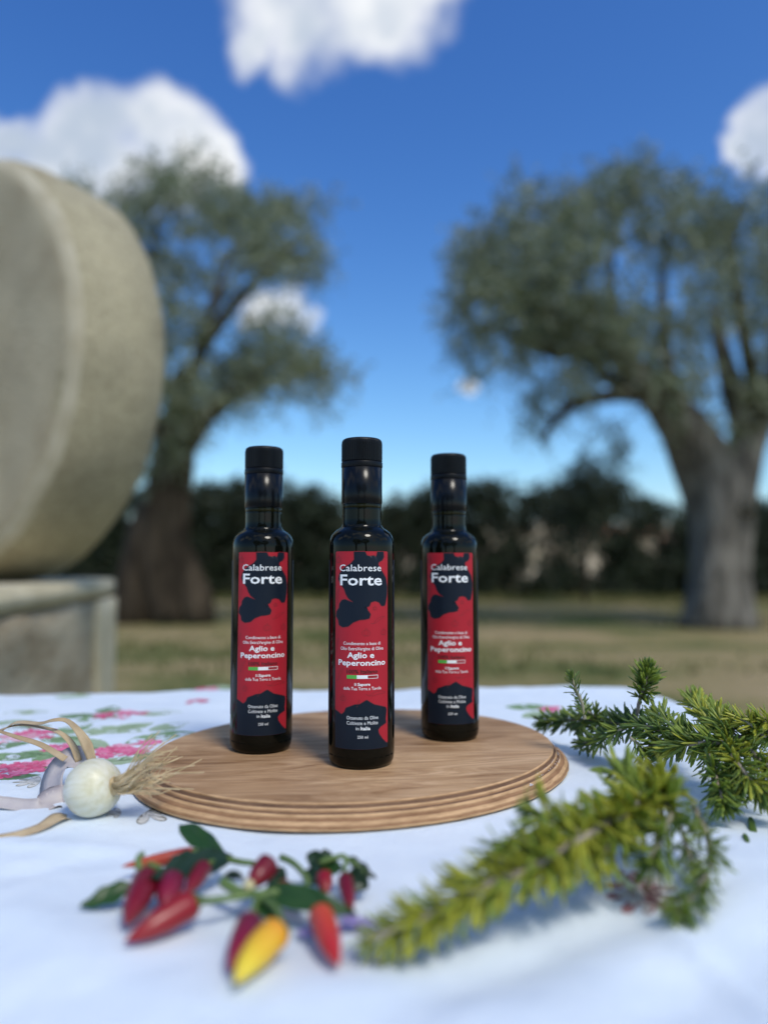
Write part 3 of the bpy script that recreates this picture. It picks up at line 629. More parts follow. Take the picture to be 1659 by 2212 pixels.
for _ in range(90):
    a = random.uniform(-.5, .55) - .5 + .12; o_ = random.choice([.002, .0035, .005]) ; z_ = float(np.interp(o_, [p[0] for p in PR[:14]], [p[1] for p in PR[:14]]))
    nx_, ny_ = cos(a - .2) / A0, sin(a - .2) / B0; a2 = a - .2; l = sqrt(nx_ ** 2 + ny_ ** 2)
    s_ = random.uniform(.0002, .0006)
    mb.box((A0 * cos(a2) + nx_ / l * o_, B0 * sin(a2) + ny_ / l * o_, z_ + s_ * .4), (s_, s_, s_), random.random() * 3)
mb.v = [Matrix.Rotation(ba, 3, 'Z') @ Vector(v) + Vector((bc.x, bc.y, TAB)) for v in mb.v]
tag(mb.build('dust_crumbs', saltm, None, False), 'tiny white crumbs dusted on the right end of the board', kind='stuff')

# ================================================================== BOTTLES
glass, nt, b = new_mat('dark_olive_glass'); b.inputs['Base Color'].default_value = (.0035, .0042, .003, 1); b.inputs['Roughness'].default_value = .04; b.inputs['IOR'].default_value = 1.5; b.inputs['Specular IOR Level'].default_value = .2
bump(nt, b, tex_noise(nt, 18, 2, .5), .0006, .15)
capm = simple('black_plastic_cap', (.003, .004, .006), rough=.4, spec=.22)
sleeve = simple('black_gloss_sleeve', (.004, .005, .007), rough=.2, spec=.22)
redm, nt, b = new_mat('label_red'); b.inputs['Base Color'].default_value = (.43, .018, .032, 1); b.inputs['Roughness'].default_value = .45; b.inputs['Specular IOR Level'].default_value = .25
navy, nt, b = new_mat('label_navy'); b.inputs['Base Color'].default_value = (.008, .014, .026, 1); b.inputs['Roughness'].default_value = .42; b.inputs['Specular IOR Level'].default_value = .2
linem = simple('label_dark_red', (.20, .008, .014), rough=.42)
whitem = simple('label_white', (.88, .9, .92), rough=.45); oilm = simple('oil_in_neck', (.010, .010, .003), rough=.12, spec=.2)
darktext = simple('label_dark_print', (.055, .004, .006), rough=.45); greenm = simple('label_green', (.10, .45, .07), rough=.45); redbar = simple('label_red_bar', (.33, .012, .02), rough=.45)
K = 1.0
prof = [(.0001, .0012), (.018, .0010), (.0225, .0002), (.0246, .0012), (.0257, .0040), (.0262, .0085), (.0263, .014), (.0263, .060), (.0263, .110), (.0263, .160), (.0263, .1702), (.02615, .1735), (.0256, .1765), (.0244, .1795), (.0225, .1820), (.0200, .1840), (.0178, .1853), (.0164, .1866), (.0159, .1885), (.0158, .1930), (.0158, .2000), (.0158, .2080)]
capprof = [(.0158, .2345), (.0166, .2347), (.0168, .2352), (.0168, .2385), (.0165, .2391)]
LBL = [(-.88, .88, .0158, .1665)]
UPP = [(-6.1, 166.2), (-5.9, 160.2), (-8.6, 157.1), (-12.0, 155.2), (-15.7, 152.7), (-18.9, 148.9), (-20.1, 145.1), (-17.2, 140.8), (-14.1, 137.1), (-12.7, 133.4), (-10.6, 130.3), (-6.3, 127.1), (-9.9, 128.2), (-13.4, 129.4), (-16.4, 128.7), (-18.8, 125.8), (-19.3, 122.6), (-21.8, 120.0), (-22.6, 116.2), (-19.9, 113.3), (-19.2, 109.6), (-15.5, 107.9), (-10.5, 108.7), (-6.5, 111.9), (-1.5, 113.8), (2.8, 114.1), (6.0, 114.9), (7.0, 118.0), (5.3, 120.5), (0.9, 121.2), (0.7, 123.0), (4.1, 123.6), (6.0, 124.2), (7.3, 127.3), (10.6, 128.1), (14.1, 127.1), (16.4, 124.2), (19.8, 124.3), (21.1, 127.5), (22.3, 132.5), (22.7, 138.8), (21.1, 145.7), (17.6, 150.2), (15.0, 153.3), (13.4, 156.5), (14.1, 158.3), (17.2, 159.6), (18.9, 162.1), (18.6, 166.2), (12.7, 166.2), (12.0, 163.4), (11.0, 162.1), (9.9, 163.3), (6.6, 162.7), (4.0, 163.3), (2.7, 166.2)]
LOP = [(-23.1, 44.4), (-19.2, 42.9), (-16.4, 41.4), (-13.7, 43.5), (-12.3, 46.7), (-8.3, 48.2), (-5.1, 49.5), (-1.4, 49.8), (2.3, 52.0), (4.2, 52.9), (6.7, 51.2), (10.0, 49.2), (13.5, 48.3), (17.3, 47.2), (20.7, 46.2), (21.8, 44.2), (20.7, 37.0), (21.3, 34.4), (15.7, 32.2), (13.5, 30.0), (14.2, 26.9), (17.3, 22.8), (21.6, 19.0), (23.1, 19.2), (23.1, 16.4), (22.6, 15.85), (0.3, 15.85), (-22.6, 15.85), (-23.1, 16.4)]
def wrap_bm(bm, R_, cut=.0022):
    xs_ = [v.co.x for v in bm.verts]; x = math.floor(min(xs_) / cut) * cut
    while x < max(xs_):
        bmesh.ops.bisect_plane(bm, geom=bm.verts[:] + bm.edges[:] + bm.faces[:], plane_co=(x, 0, 0), plane_no=(1, 0, 0)); x += cut
    for v in bm.verts:
        a = v.co.x / R_; v.co = Vector((sin(a) * R_, -cos(a) * R_, v.co.y))
    bm.normal_update()
def poly_mesh(name, polys, R_, scale=.001):
    bm = bmesh.new()
    for pts in polys:
        f = bm.faces.new([bm.verts.new((x * scale, z * scale, 0)) for x, z in pts]); bmesh.ops.triangulate(bm, faces=[f])
    wrap_bm(bm, R_); me = bpy.data.meshes.new(name); bm.to_mesh(me); bm.free(); return me
def text_mesh(name, lines, R_):
    """lines: (text, x0, x1, base, top, bold) in mm; top is the height of a capital"""
    bm = bmesh.new()
    for (tx, x0, x1, zb, ztp, bold) in lines:
        cu = bpy.data.curves.new('lettering', 'FONT'); cu.body = tx; cu.resolution_u = 2; cu.size = 1; cu.offset = bold
        ob = bpy.data.objects.new('lettering_source', cu); COL.objects.link(ob)
        dg = bpy.context.evaluated_depsgraph_get(); me = bpy.data.meshes.new_from_object(ob.evaluated_get(dg))
        bpy.data.objects.remove(ob)
        co = np.array([v.co[:] for v in me.vertices]); mn_, mx_ = co[:, 0].min(), co[:, 0].max()
        sx_ = (x1 - x0) / (mx_ - mn_); caph = .73; sz_ = (ztp - zb) / caph
        b2 = bmesh.new(); b2.from_mesh(me)
        for v in b2.verts: v.co = Vector(((x0 + (v.co.x - mn_) * sx_) * .001, (zb + v.co.y * sz_) * .001, 0))
        tmp = bpy.data.meshes.new('tmp'); b2.to_mesh(tmp); b2.free(); bm.from_mesh(tmp)
    bmesh.ops.triangulate(bm, faces=bm.faces[:]); wrap_bm(bm, R_)
    for f in bm.faces:
        if f.normal.dot(Vector((f.calc_center_median().x, f.calc_center_median().y, 0))) < 0: f.normal_flip()
    me = bpy.data.meshes.new(name); bm.to_mesh(me); bm.free(); return me
def ring_stroke(pts, w):
    """thin closed/open line as quads in label mm space"""
    out = []
    for (x0, y0), (x1, y1) in zip(pts[:-1], pts[1:]):
        l = max(1e-6, sqrt((x1 - x0) ** 2 + (y1 - y0) ** 2)); nx_, ny_ = -(y1 - y0) / l * w, (x1 - x0) / l * w
        out.append([(x0 + nx_, y0 + ny_), (x0 - nx_, y0 - ny_), (x1 - nx_, y1 - ny_), (x1 + nx_, y1 + ny_)])
    return out
def garlic_lines(cx, cy, s_):
    P_ = [(-.1, 1.0), (-.12, .6), (-.5, .45), (-.9, .1), (-.8, -.45), (-.3, -.75), (0, -.65), (.3, -.75), (.8, -.45), (.9, .1), (.5, .45), (.12, .6), (.15, 1.0)]
    o_ = ring_stroke([(cx + x * s_, cy + y * s_) for x, y in P_], .16)
    for q in (-.35, .35): o_ += ring_stroke([(cx + x * s_, cy + y * s_) for x, y in [(q * .3, .55), (q, .2), (q * 1.1, -.2), (q * .5, -.68)]], .12)
    return o_
def chilli_lines(cx, cy, l, a):
    P_ = [(-1, 0), (-.6, .25), (0, .32), (.6, .2), (1, -.05), (.6, -.08), (0, -.02), (-.6, -.08), (-1, 0)]
    o_ = ring_stroke([(cx + (x * cos(a) - y * sin(a)) * l, cy + (x * sin(a) + y * cos(a)) * l) for x, y in P_], .16)
    return o_ + ring_stroke([(cx + (x * cos(a) - y * sin(a)) * l, cy + (x * sin(a) + y * cos(a)) * l) for x, y in [(-1, 0), (-1.25, .1), (-1.4, .28)]], .2)
def make_bottle():
    root = empty('oil_bottle', (0, 0, 0))
    m = MB(); m.lathe(prof, 96); m.build('glass_body', glass, root)
    m = MB(); m.lathe([(.0159, .2052), (.0163, .2050), (.0165, .2056), (.0165, .2342), (.0158, .2345)], 72); m.build('neck_sleeve', sleeve, root)
    m = MB(); m.lathe(capprof, 72); m.build('seal_ring', capm, root)
    # ribbed screw cap
    m = MB(); n = 240; pr = [(.0156, .2393, 0), (.0162, .2396, 0), (.0163, .2400, 1), (.0163, .2540, 1), (.0161, .2560, .7), (.0155, .2574, .2), (.0142, .2582, 0), (.010, .2586, 0), (.004, .2588, 0), (.0002, .2588, 0)]
    vs = []
    for r, z, rb in pr:
        for k in range(n): vs.append(((r + rb * (.00030 if k % 4 < 2 else -.00012)) * cos(2 * pi * k / n), (r + rb * (.00030 if k % 4 < 2 else -.00012)) * sin(2 * pi * k / n), z))
    m.add(vs, [(i * n + k, i * n + (k + 1) % n, (i + 1) * n + (k + 1) % n, (i + 1) * n + k) for i in range(len(pr) - 1) for k in range(n)]); o = m.build('screw_cap', capm, root, False)
    m = MB(); m.lathe([(.01585, .2015), (.01592, .2018), (.01592, .2046), (.01585, .2049)], 72, False); m.build('oil_line', oilm, root)
    # small moulded dots round the foot
    m = MB()
    for k in range(34):
        if k % 7 in (3,) or k % 11 == 5: continue
        a = -1.2 + k * .072; c = Vector((sin(a) * .0262, -cos(a) * .0262, .0088)); m.box(c, (.0009, .0009, .0008), a)
    tag(m.build('moulded_dots', glass, root, False), kind='stuff')
    # paper label
    R1 = .02640; hw = .88 * .0263 * 1000
    cor = []
    for cx, cz, a0 in [(hw - 1.2, 165.3, 0), (-hw + 1.2, 165.3, pi / 2), (-hw + 1.2, 17.0, pi), (hw - 1.2, 17.0, 1.5 * pi)]:
        for q in range(4): a = a0 + q * pi / 6; cor.append((cx + 1.2 * cos(a), cz + 1.2 * sin(a)))
    lab = link('front_label', poly_mesh('front_label', [cor], R1), redm, root)
    for pp in (UPP + [UPP[0]], LOP[:24]): link('printed_outline', poly_mesh('printed_outline', ring_stroke(pp, .55), R1 + .00004), linem, lab)
    for pp in (UPP, LOP): link('navy_patch', poly_mesh('navy_patch', [pp], R1 + .00008), navy, lab)
    sk = garlic_lines(3.5, 104.0, 3.6) + chilli_lines(14.5, 113.5, 5.5, .5) + chilli_lines(-17.0, 72.5, 5, 1.1) + chilli_lines(13.5, 57, 7, .15) + garlic_lines(-15, 53.8, 2.8) + chilli_lines(-20, 133, 5, 1.5) + garlic_lines(10.5, 122.5, 1.9) + garlic_lines(18.5, 104, 3) + garlic_lines(-20, 160, 3.2) + chilli_lines(-2, 51, 2.4, 1.3) + chilli_lines(-20.5, 95, 4.5, 1.4)
    tag(link('line_drawings', poly_mesh('line_drawings', sk, R1 + .00006), linem, lab), kind='stuff')
    big_ = [('Calabrese', -18.6, 16.1, 151.2, 156.6, .004), ('Forte', -18.0, 16.9, 140.4, 148.9, .020)]
    small = [('Condimento a base di', -14.7, 15.4, 94.6, 97.1, .004), ('Olio ExtraVergine di Oliva', -17.3, 18.1, 90.6, 93.2, .004), ('Aglio e', -11.4, 10.0, 84.8, 89.2, .024), ('Peperoncino', -19.4, 20.2, 79.0, 83.4, .022),
             ('Il', -5.4, -3.9, 63.7, 66.0, .0), ('Sapore', -3.0, 6.8, 63.7, 66.0, .026), ('della Tua Terra a Tavola', -14.5, 16.0, 60.4, 62.9, .002), ('Ottenuto da Olive', -11.7, 13.5, 38.2, 41.0, .0), ('Coltivate e Molite', -11.6, 13.2, 34.3, 37.1, .0),
             ('in', -4.2, -1.9, 30.4, 33.1, .0), ('Italia', -.6, 6.9, 30.4, 33.1, .024), ('250 ml', -3.0, 5.1, 24.1, 26.4, .002)]
    for ln_ in big_ + small: tag(link('lettering', text_mesh('lettering', [ln_], R1 + .00012), whitem, lab, False), ln_[0] if 0 else None)
    link('lettering', text_mesh('lettering', [('100% Italiano', -11.7, 13.0, 73.0, 76.0, .02)], R1 + .00012), darktext, lab, False)
    def rc(x0, x1, z0, z1): return [(x0, z0), (x1, z0), (x1, z1), (x0, z1)]
    link('flag_bar', poly_mesh('flag_bar', [rc(-11.7, 13.2, 69.0, 71.7)], R1 + .00010), whitem, lab)
    link('flag_bar', poly_mesh('flag_bar', [rc(-11.7, -3.6, 69.0, 71.7)], R1 + .00014), greenm, lab)
    link('flag_bar', poly_mesh('flag_bar', [rc(4.9, 12.8, 69.35, 71.35)], R1 + .00014), redbar, lab)
    # dark back label whose edges wrap into view
    R2 = .02636
    for s_ in (-1, 1):
        rows = []
        bl = link('back_label', poly_mesh('back_label', [[(s_ * 33, 30), (s_ * 40, 30), (s_ * 40, 160), (s_ * 33, 160)] if s_ > 0 else [(-40, 30), (-33, 30), (-33, 160), (-40, 160)]], R2), navy, root)
    return root
bot = make_bottle()
def copy_tree(o, parent=None):
    c = o.copy(); COL.objects.link(c)
    if parent is not None: c.parent = parent; c.matrix_parent_inverse = o.matrix_parent_inverse.copy()
    for ch in [x for x in bpy.data.objects if x.parent == o and x.name in OBJ0]: copy_tree(ch, c)
    return c
OBJ0 = set(o.name for o in bpy.data.objects)
spots = [(-.018, .5996, 'dark glass oil bottle with red and navy label standing foremost in the middle', 0.0), (-.1050, .6445, 'dark glass oil bottle with red and navy label standing left of the middle one', .015), (.0602, .6870, 'dark glass oil bottle standing right of and behind the middle one', .05)]
for i, (x, y, lab, dr) in enumerate(spots):
    o = bot if i == 0 else copy_tree(bot)
    o.location = (x, y, BRD + .0001); o.rotation_euler = (0, 0, -atan2(x, y) + dr); tag(o, lab, 'bottle', 'oil bottles on the wooden board')

# ================================================================== GARLIC
gskin, nt, b = new_mat('garlic_skin'); b.inputs['Roughness'].default_value = .38; b.inputs['Subsurface Weight'].default_value = .25; b.inputs['Subsurface Radius'].default_value = (.006, .005, .003); b.inputs['Subsurface Scale'].default_value = 1
n1 = tex_noise(nt, 260, 4, .6, stretch=(1, 1, .07)); n2 = tex_noise(nt, 35, 3, .5)
c1 = ramp(nt, n1, [(.25, (.60, .57, .40)), (.45, (.70, .68, .55)), (.6, (.76, .75, .66)), (.8, (.80, .79, .73))]); c2 = ramp(nt, n2, [(.35, (.96, .93, .80)), (.65, (1, 1, 1))])
mx = N(nt, 'ShaderNodeMix', data_type='RGBA', blend_type='MULTIPLY'); mx.inputs['Factor'].default_value = 1; nt.links.new(c1, mx.inputs['A']); nt.links.new(c2, mx.inputs['B']); nt.links.new(mx.outputs['Result'], b.inputs['Base Color'])
bump(nt, b, n1, .0005, .4)
straw = simple('dry_garlic_leaf', (.34, .23, .12), (.58, .45, .28), .7, 40, .0004, 200, stretch=(1, 1, 1))
lilac = simple('papery_lilac_sheath', (.42, .38, .40), (.60, .55, .52), .6, 45, .0005, 150); rootm = simple('garlic_root', (.48, .35, .18), (.72, .57, .35), .8, 90)
gc = W(188, 1776, 0); gr = .0190; gc = Vector((gc.x, gc.y + .010, TAB + gr + .0004))
gar = empty('garlic_bulb', (gc.x, gc.y, TAB)); tag(gar, 'white garlic bulb lying on its side with dry leaves and roots', 'garlic')
gax = Vector((.93, -.30, .20)).normalized()     # towards the roots
def world_part(o, root): o.parent = root; o.matrix_parent_inverse = Matrix.Translation(-Vector(root.location)); return o
prf = []
for i in range(33):
    t_ = i / 32; z_ = -1.0 + 1.9 * t_
    r = sqrt(max(0, 1 - (z_ / 1.0) ** 2)) if z_ < 0 else sqrt(max(0, 1 - (z_ / .97) ** 2)) ** .85
    if z_ < -.75: r = max(r, .34 + (z_ + 1) * .6)
    prf.append((max(r, .2) * gr, z_ * gr))
m = MB(); m.lathe(prf, 64)
m.v = [Vector(v) * 1 for v in m.v]
for i, v in enumerate(m.v):
    a = atan2(v.y, v.x); k = 1 +   .022 * abs(sin(a * 3.5 + .4 * mn.noise(v * 40))) - .014 + .02 * mn.noise(v * 50) + .0015 * sin(a * 34); m.v[i] = Vector((v.x * k, v.y * k, v.z))
Q = gax.to_track_quat('Z', 'Y').to_matrix()
o = m.build('bulb', gskin, gar); o.matrix_basis = Matrix.Translation(gc - Vector(gar.location)) @ Q.to_4x4()
plate = MB(); pl0 = gc + gax * gr * .86
plate.tube([pl0, pl0 + gax * .0025, pl0 + gax * .005], [.0062, .0052, .0035], 14, lobe=.3); world_part(plate.build('root_plate', rootm), gar)
for k in range(58):
    a = random.uniform(0, 2 * pi); rr = random.uniform(.0005, .0055)
    x_ = Q @ Vector((cos(a), sin(a), 0)); p0 = pl0 + gax * .003 + x_ * rr
    ln = random.uniform(.020, .046) ; dr_ = (gax * 1.0 + x_ * random.uniform(.10, .55) + Vector((0, .35, .22))).normalized()
    p1 = p0 + gax * ln * .3 + x_ * random.uniform(.001, .005); p2 = p0 + dr_ * ln * .7 + Vector((random.gauss(0, .0015), random.gauss(0, .0015), random.gauss(0, .0015))); p3 = p0 + dr_ * ln + Vector((random.gauss(0, .0045), random.gauss(0, .0045), random.gauss(0, .0035)))
    for p in (p1, p2, p3):
        lo_ = TAB + .001
        if ((p.x - bc.x) / .19) ** 2 + ((p.y - bc.y) / .168) ** 2 < 1.02: lo_ = BRD + .0012
        p.z = max(p.z, lo_)
    pts = bez([p0, p1, p2, p3], 9); m = MB(); m.tube(pts, [.00062 - .00004 * i for i in range(9)], 5); world_part(m.build('root', rootm), gar)
def ribbon(pts, ws, th=.0004, fold=.35, tw=None, up=Vector((0, 0, 1)), n=26):
    """long thin curved blade with a V fold, real thickness"""
    P_ = bez(pts, n); mb = MB(); rings = []
    for i, p in enumerate(P_):
        t_ = (P_[min(i + 1, n - 1)] - P_[max(i - 1, 0)]).normalized(); u_ = up
        if tw: u_ = Matrix.Rotation(tw[0] + (tw[1] - tw[0]) * i / (n - 1), 3, t_) @ up
        x_ = t_.cross(u_).normalized(); y_ = x_.cross(t_).normalized(); w_ = float(np.interp(i / (n - 1), np.linspace(0, 1, len(ws)), ws)) / 2
        ring = []
        for s_, q in ((-1, .5), (-.5, .12), (0, 0), (.5, .12), (1, .5)): ring.append(p + x_ * s_ * w_ + y_ * q * fold * w_)
        for s_, q in ((1, .5), (.5, .12), (0, 0), (-.5, .12), (-1, .5)): ring.append(p + x_ * s_ * w_ * .97 + y_ * (q * fold * w_ - th))
        rings.append(ring)
    vs_ = sum(rings, []); fs_ = [(i * 10 + k, i * 10 + (k + 1) % 10, (i + 1) * 10 + (k + 1) % 10, (i + 1) * 10 + k) for i in range(n - 1) for k in range(10)]
    fs_ += [tuple(range(9, -1, -1)), tuple((n - 1) * 10 + k for k in range(10))]; mb.add(vs_, fs_); return mb
def RP(px, py, Yd):  # point seen at px,py at distance Yd
    return PD(px, py, Yd)
world_part(ribbon([RP(203, 1652, .56), RP(189, 1610, .565), RP(168, 1577, .57), RP(143, 1556, .58), RP(114, 1556, .58), RP(86, 1563, .59), RP(36, 1561, .60), RP(0, 1582, .61), RP(-60, 1610, .6)], [.006, .008, .005, .0034, .003, .0036, .005, .004, .003], tw=(-.2, 1.4), up=Vector((.2, -.9, .3))).build('dry_leaf', straw), gar)
world_part(ribbon([RP(171, 1644, .57), RP(157, 1609, .575), RP(132, 1584, .58), RP(100, 1573, .59), RP(43, 1566, .6), RP(-10, 1580, .61)], [.005, .005, .0034, .003, .003, .003], tw=(0, 1.2), up=Vector((.2, -.9, .3))).build('dry_leaf', straw), gar)
world_part(ribbon([RP(142, 1640, .565), RP(89, 1609, .58), RP(36, 1592, .59), RP(0, 1580, .6), RP(-40, 1572, .6)], [.005, .0045, .004, .003, .003], tw=(0, .6), up=Vector((.1, -.7, .7))).build('dry_leaf', straw), gar)
world_part(ribbon([RP(155, 1768, .515), RP(128, 1766, .505), RP(90, 1787, .49), RP(43, 1803, .48), RP(0, 1812, .475), RP(-60, 1822, .47)], [.010, .012, .008, .007, .007, .006], up=Vector((0, -.4, .9))).build('dry_leaf', straw), gar)
world_part(ribbon([RP(146, 1738, .545), RP(116, 1735, .54), RP(86, 1745, .53), RP(50, 1742, .53), RP(0, 1735, .53), RP(-60, 1730, .53)], [.028, .024, .014, .010, .009, .008], fold=.7, up=Vector((0, -.6, .8))).build('papery_leaf', lilac), gar)
world_part(ribbon([RP(128, 1745, .545), RP(118, 1700, .555), RP(130, 1665, .565), RP(152, 1644, .57), RP(178, 1640, .572), RP(205, 1655, .57)], [.016, .023, .027, .025, .017, .008], fold=.5, up=Vector((-.5, -.6, .5))).build('papery_leaf', lilac), gar)
world_part(ribbon([RP(195, 1648, .562), RP(215, 1655, .562), RP(232, 1672, .558), RP(238, 1688, .55)], [.006, .009, .008, .004], fold=.5, up=Vector((.3, -.2, .9))).build('papery_leaf', lilac), gar)

# ================================================================== CHILLIES
def chili_mat(name, c1, c2, mid=.5):
    """colour runs from the stalk end (u=0) to the tip (u=1), as ripening does"""
    m, nt, b = new_mat(name); b.inputs['Roughness'].default_value = .36; b.inputs['Coat Weight'].default_value = .15; b.inputs['Coat Roughness'].default_value = .15
    at = N(nt, 'ShaderNodeAttribute', attribute_name='along'); n1 = tex_noise(nt, 70, 3); ad = N(nt, 'ShaderNodeMath', operation='MULTIPLY_ADD'); nt.links.new(n1, ad.inputs[0]); ad.inputs[1].default_value = .35; nt.links.new(at.outputs['Fac'], ad.inputs[2])
    nt.links.new(ramp(nt, ad.outputs[0], [(mid - .2, c1), (mid + .45, c2)]), b.inputs['Base Color']); bump(nt, b, tex_noise(nt, 120, 2), .0006, .4)
    return m
CM = dict(red=chili_mat('ripe_red_chili', (.27, .005, .010), (.28, .008, .012)), dark=chili_mat('deep_red_chili', (.13, .003, .010), (.21, .005, .013)), purple=chili_mat('purple_red_chili', (.13, .006, .028), (.25, .008, .030)),
          orange=chili_mat('orange_red_chili', (.62, .07, .025), (.50, .022, .022)), orange2=chili_mat('dull_orange_chili', (.34, .03, .02), (.50, .08, .03)), yellow=chili_mat('yellow_orange_chili', (.78, .32, .02), (.80, .60, .03)))
calm = leafy('chili_calyx', (.10, .17, .03), (.12, .19, .05), .5, .1, .1); stemg = simple('green_stalk', (.09, .16, .035), (.17, .25, .07), .5, 60)
lf1 = leafy('chili_leaf', (.030, .085, .020), (.075, .15, .045), .35, .3, .2, (.10, .28, .03)); lf2 = leafy('chili_leaf_dark', (.014, .040, .018), (.04, .08, .035), .35, .15, .2, (.04, .12, .03)); creamm = simple('cream_stalk_scar', (.62, .55, .30), rough=.6)
def chili_mesh(a, b_, wid, bend=0, sharp=1.0):
    wid *= .86
    n = 22; a, b_ = Vector(a), Vector(b_); L_ = (b_ - a).length; side = (b_ - a).cross(Vector((0, 0, 1))).normalized()
    pts, rad = [], []
    for i in range(n):
        u = i / (n - 1); u2 = .5 - .5 * cos(pi * u) if 0 else u
        pts.append(a.lerp(b_, u) + side * bend * sin(pi * u))
        r = min(1, (u / .10 + .02) ** .5) * (1 - .16 * u) if u < .5 else .92 * (max(0, 1 - ((u - .5) / .5) ** (2.0 / sharp))) ** (.62 * sharp) + .02
        if u < .12: r = sqrt(max(.03, 1 - ((.12 - u) / .125) ** 2))
        elif u < .5: r = 1 - .08 * (u - .12) / .38
        if u > .30: r = (1 - .04) * max(0.03, (1 - ((u - .30) / .70) ** 1.9)) ** .80
        elif u >= .12: r = 1 - .04 * (u - .12) / .18
        rad.append(r * wid / 2 * 1.06)
    m = MB(); m.tube(pts, rad, 18, lobe=.05, seed=random.random() * 20)
    me = m.mesh('chili_pepper'); at = me.attributes.new('along', 'FLOAT', 'POINT'); at.data.foreach_set('value', np.repeat(np.linspace(0, 1, n), 18).astype(np.float32)); return me
def calyx(root, a, b_, wid):
    a, b_ = Vector(a), Vector(b_); d = (b_ - a).normalized(); m = MB(); m.tube([a - d * .0025, a - d * .0008, a + d * .0008, a + d * .0022], [.0012, wid * .22, wid * .34, wid * .37], 12, lobe=.25)
    return world_part(m.build('calyx', calm), root)
def cleaf(a, b_, wid, mat, root, curl=.25, up=Vector((0, 0, 1)), droop=0):
    a, b_ = Vector(a), Vector(b_); ax_ = (b_ - a); L_ = ax_.length; x_ = ax_.normalized(); s_ = x_.cross(up).normalized(); u_ = s_.cross(x_); n, k = 18, 8; vs_ = []
    for j in range(2):
        for i in range(n + 1):
            u = i / n; hw = wid / 2 * (sin(pi * u ** .8) ** .85 if 0 < u < 1 else 0) + .0003
            for q in range(k + 1):
                s = q / k * 2 - 1; z_ = curl * abs(s) ** 1.3 * hw + .0009 * sin(u * 17 + abs(s) * 4) * abs(s) + droop * sin(pi * u) - (.0004 if j else 0) - (.0005 if abs(s) < .2 else 0)
                vs_.append(a + ax_ * u + s_ * s * hw + u_ * z_)
    o0 = (n + 1) * (k + 1); fs_ = []
    for i in range(n):
        for q in range(k):
            v0 = i * (k + 1) + q; fs_.append((v0, v0 + 1, v0 + k + 2, v0 + k + 1)); fs_.append((o0 + v0, o0 + v0 + k + 1, o0 + v0 + k + 2, o0 + v0 + 1))
    me = mesh('leaf', vs_, fs_); at = me.attributes.new('tint', 'FLOAT', 'POINT'); tv = random.uniform(.3, .7)
    at.data.foreach_set('value', [tv - (.25 if 0 else 0)] * len(vs_)); return world_part(link('leaf', me, mat), root)
def stalk(pts, r, root, name='stalk', mat=None):
    m = MB(); P_ = bez(pts, 14); m.tube(P_, [r * (1.15 - .3 * i / 13) for i in range(14)], 8); return world_part(m.build(name, mat or stemg), root)
def pod(a, b_, w, mat, root=None, lab=None, cal=True, bend=0, sharp=1.0, group='loose chilli peppers among the sprigs'):
    me = chili_mesh(a, b_, w, bend, sharp)
    if root is None:
        c = (Vector(a) + Vector(b_)) / 2; r = empty('chili_pepper', (c.x, c.y, TAB)); tag(r, lab, 'chilli pepper', group); world_part(link('pod', me, CM[mat]), r)
        if cal: calyx(r, a, b_, w)
        return r
    o = world_part(link('pod', me, CM[mat]), root)
    if cal: calyx(root, a, b_, w)
    return o
# left sprig
sp = empty('chili_sprig', W(440, 1950)); tag(sp, 'chilli sprig with fat red pods and broad leaves, left of the yellow chilli', 'chilli sprig', 'chilli sprigs in front of the board')
o = pod(W(424, 1945, .013), W(270, 2036, .006), .0150, 'red', sp); o['label'] = 'large bright red pod pointing left'
o = pod(W(322, 1890, .014), W(272, 2000, .007), .0155, 'dark', sp); o['label'] = 'deep red pod with rounded tip'
o = pod(W(444, 1870, .014), W(402, 1932, .010), .0105, 'dark', sp)
o = pod(W(372, 1900, .012), W(356, 1958, .009), .0150, 'purple', sp)
cleaf(W(388, 1782, .018), W(492, 1855, .010), .0112, lf1, sp, up=Vector((.25, -.75, .6)))
cleaf(W(503, 1848, .012), W(322, 1898, .018), .0135, lf2, sp, up=Vector((.1, -.8, .6)))
cleaf(W(292, 1912, .010), W(173, 1960, .004), .0100, lf1, sp, up=Vector((.1, -.6, .8)))
cleaf(W(430, 1845, .012), W(350, 1885, .012), .010, lf2, sp, up=Vector((.1, -.7, .7)))
stalk([W(428, 1945, .012), W(458, 1945, .013), W(495, 1940, .012), W(530, 1936, .012), W(560, 1930, .012)], .0016, sp)
stalk([W(490, 1855, .011), W(520, 1862, .011), W(552, 1868, .011), W(552, 1898, .012), W(540, 1925, .012)], .0016, sp)
stalk([W(320, 1890, .014), W(302, 1875, .017), W(300, 1855, .019), W(308, 1845, .019)], .0019, sp)
stalk([W(480, 1905, .013), W(505, 1918, .012), W(525, 1930, .012)], .0022, sp)
stalk([W(446, 1870, .014), W(470, 1855, .012), W(492, 1852, .011)], .0013, sp)
stalk([W(320, 1866, .016), W(340, 1872, .015), W(355, 1885, .013), W(372, 1900, .013)], .0013, sp)
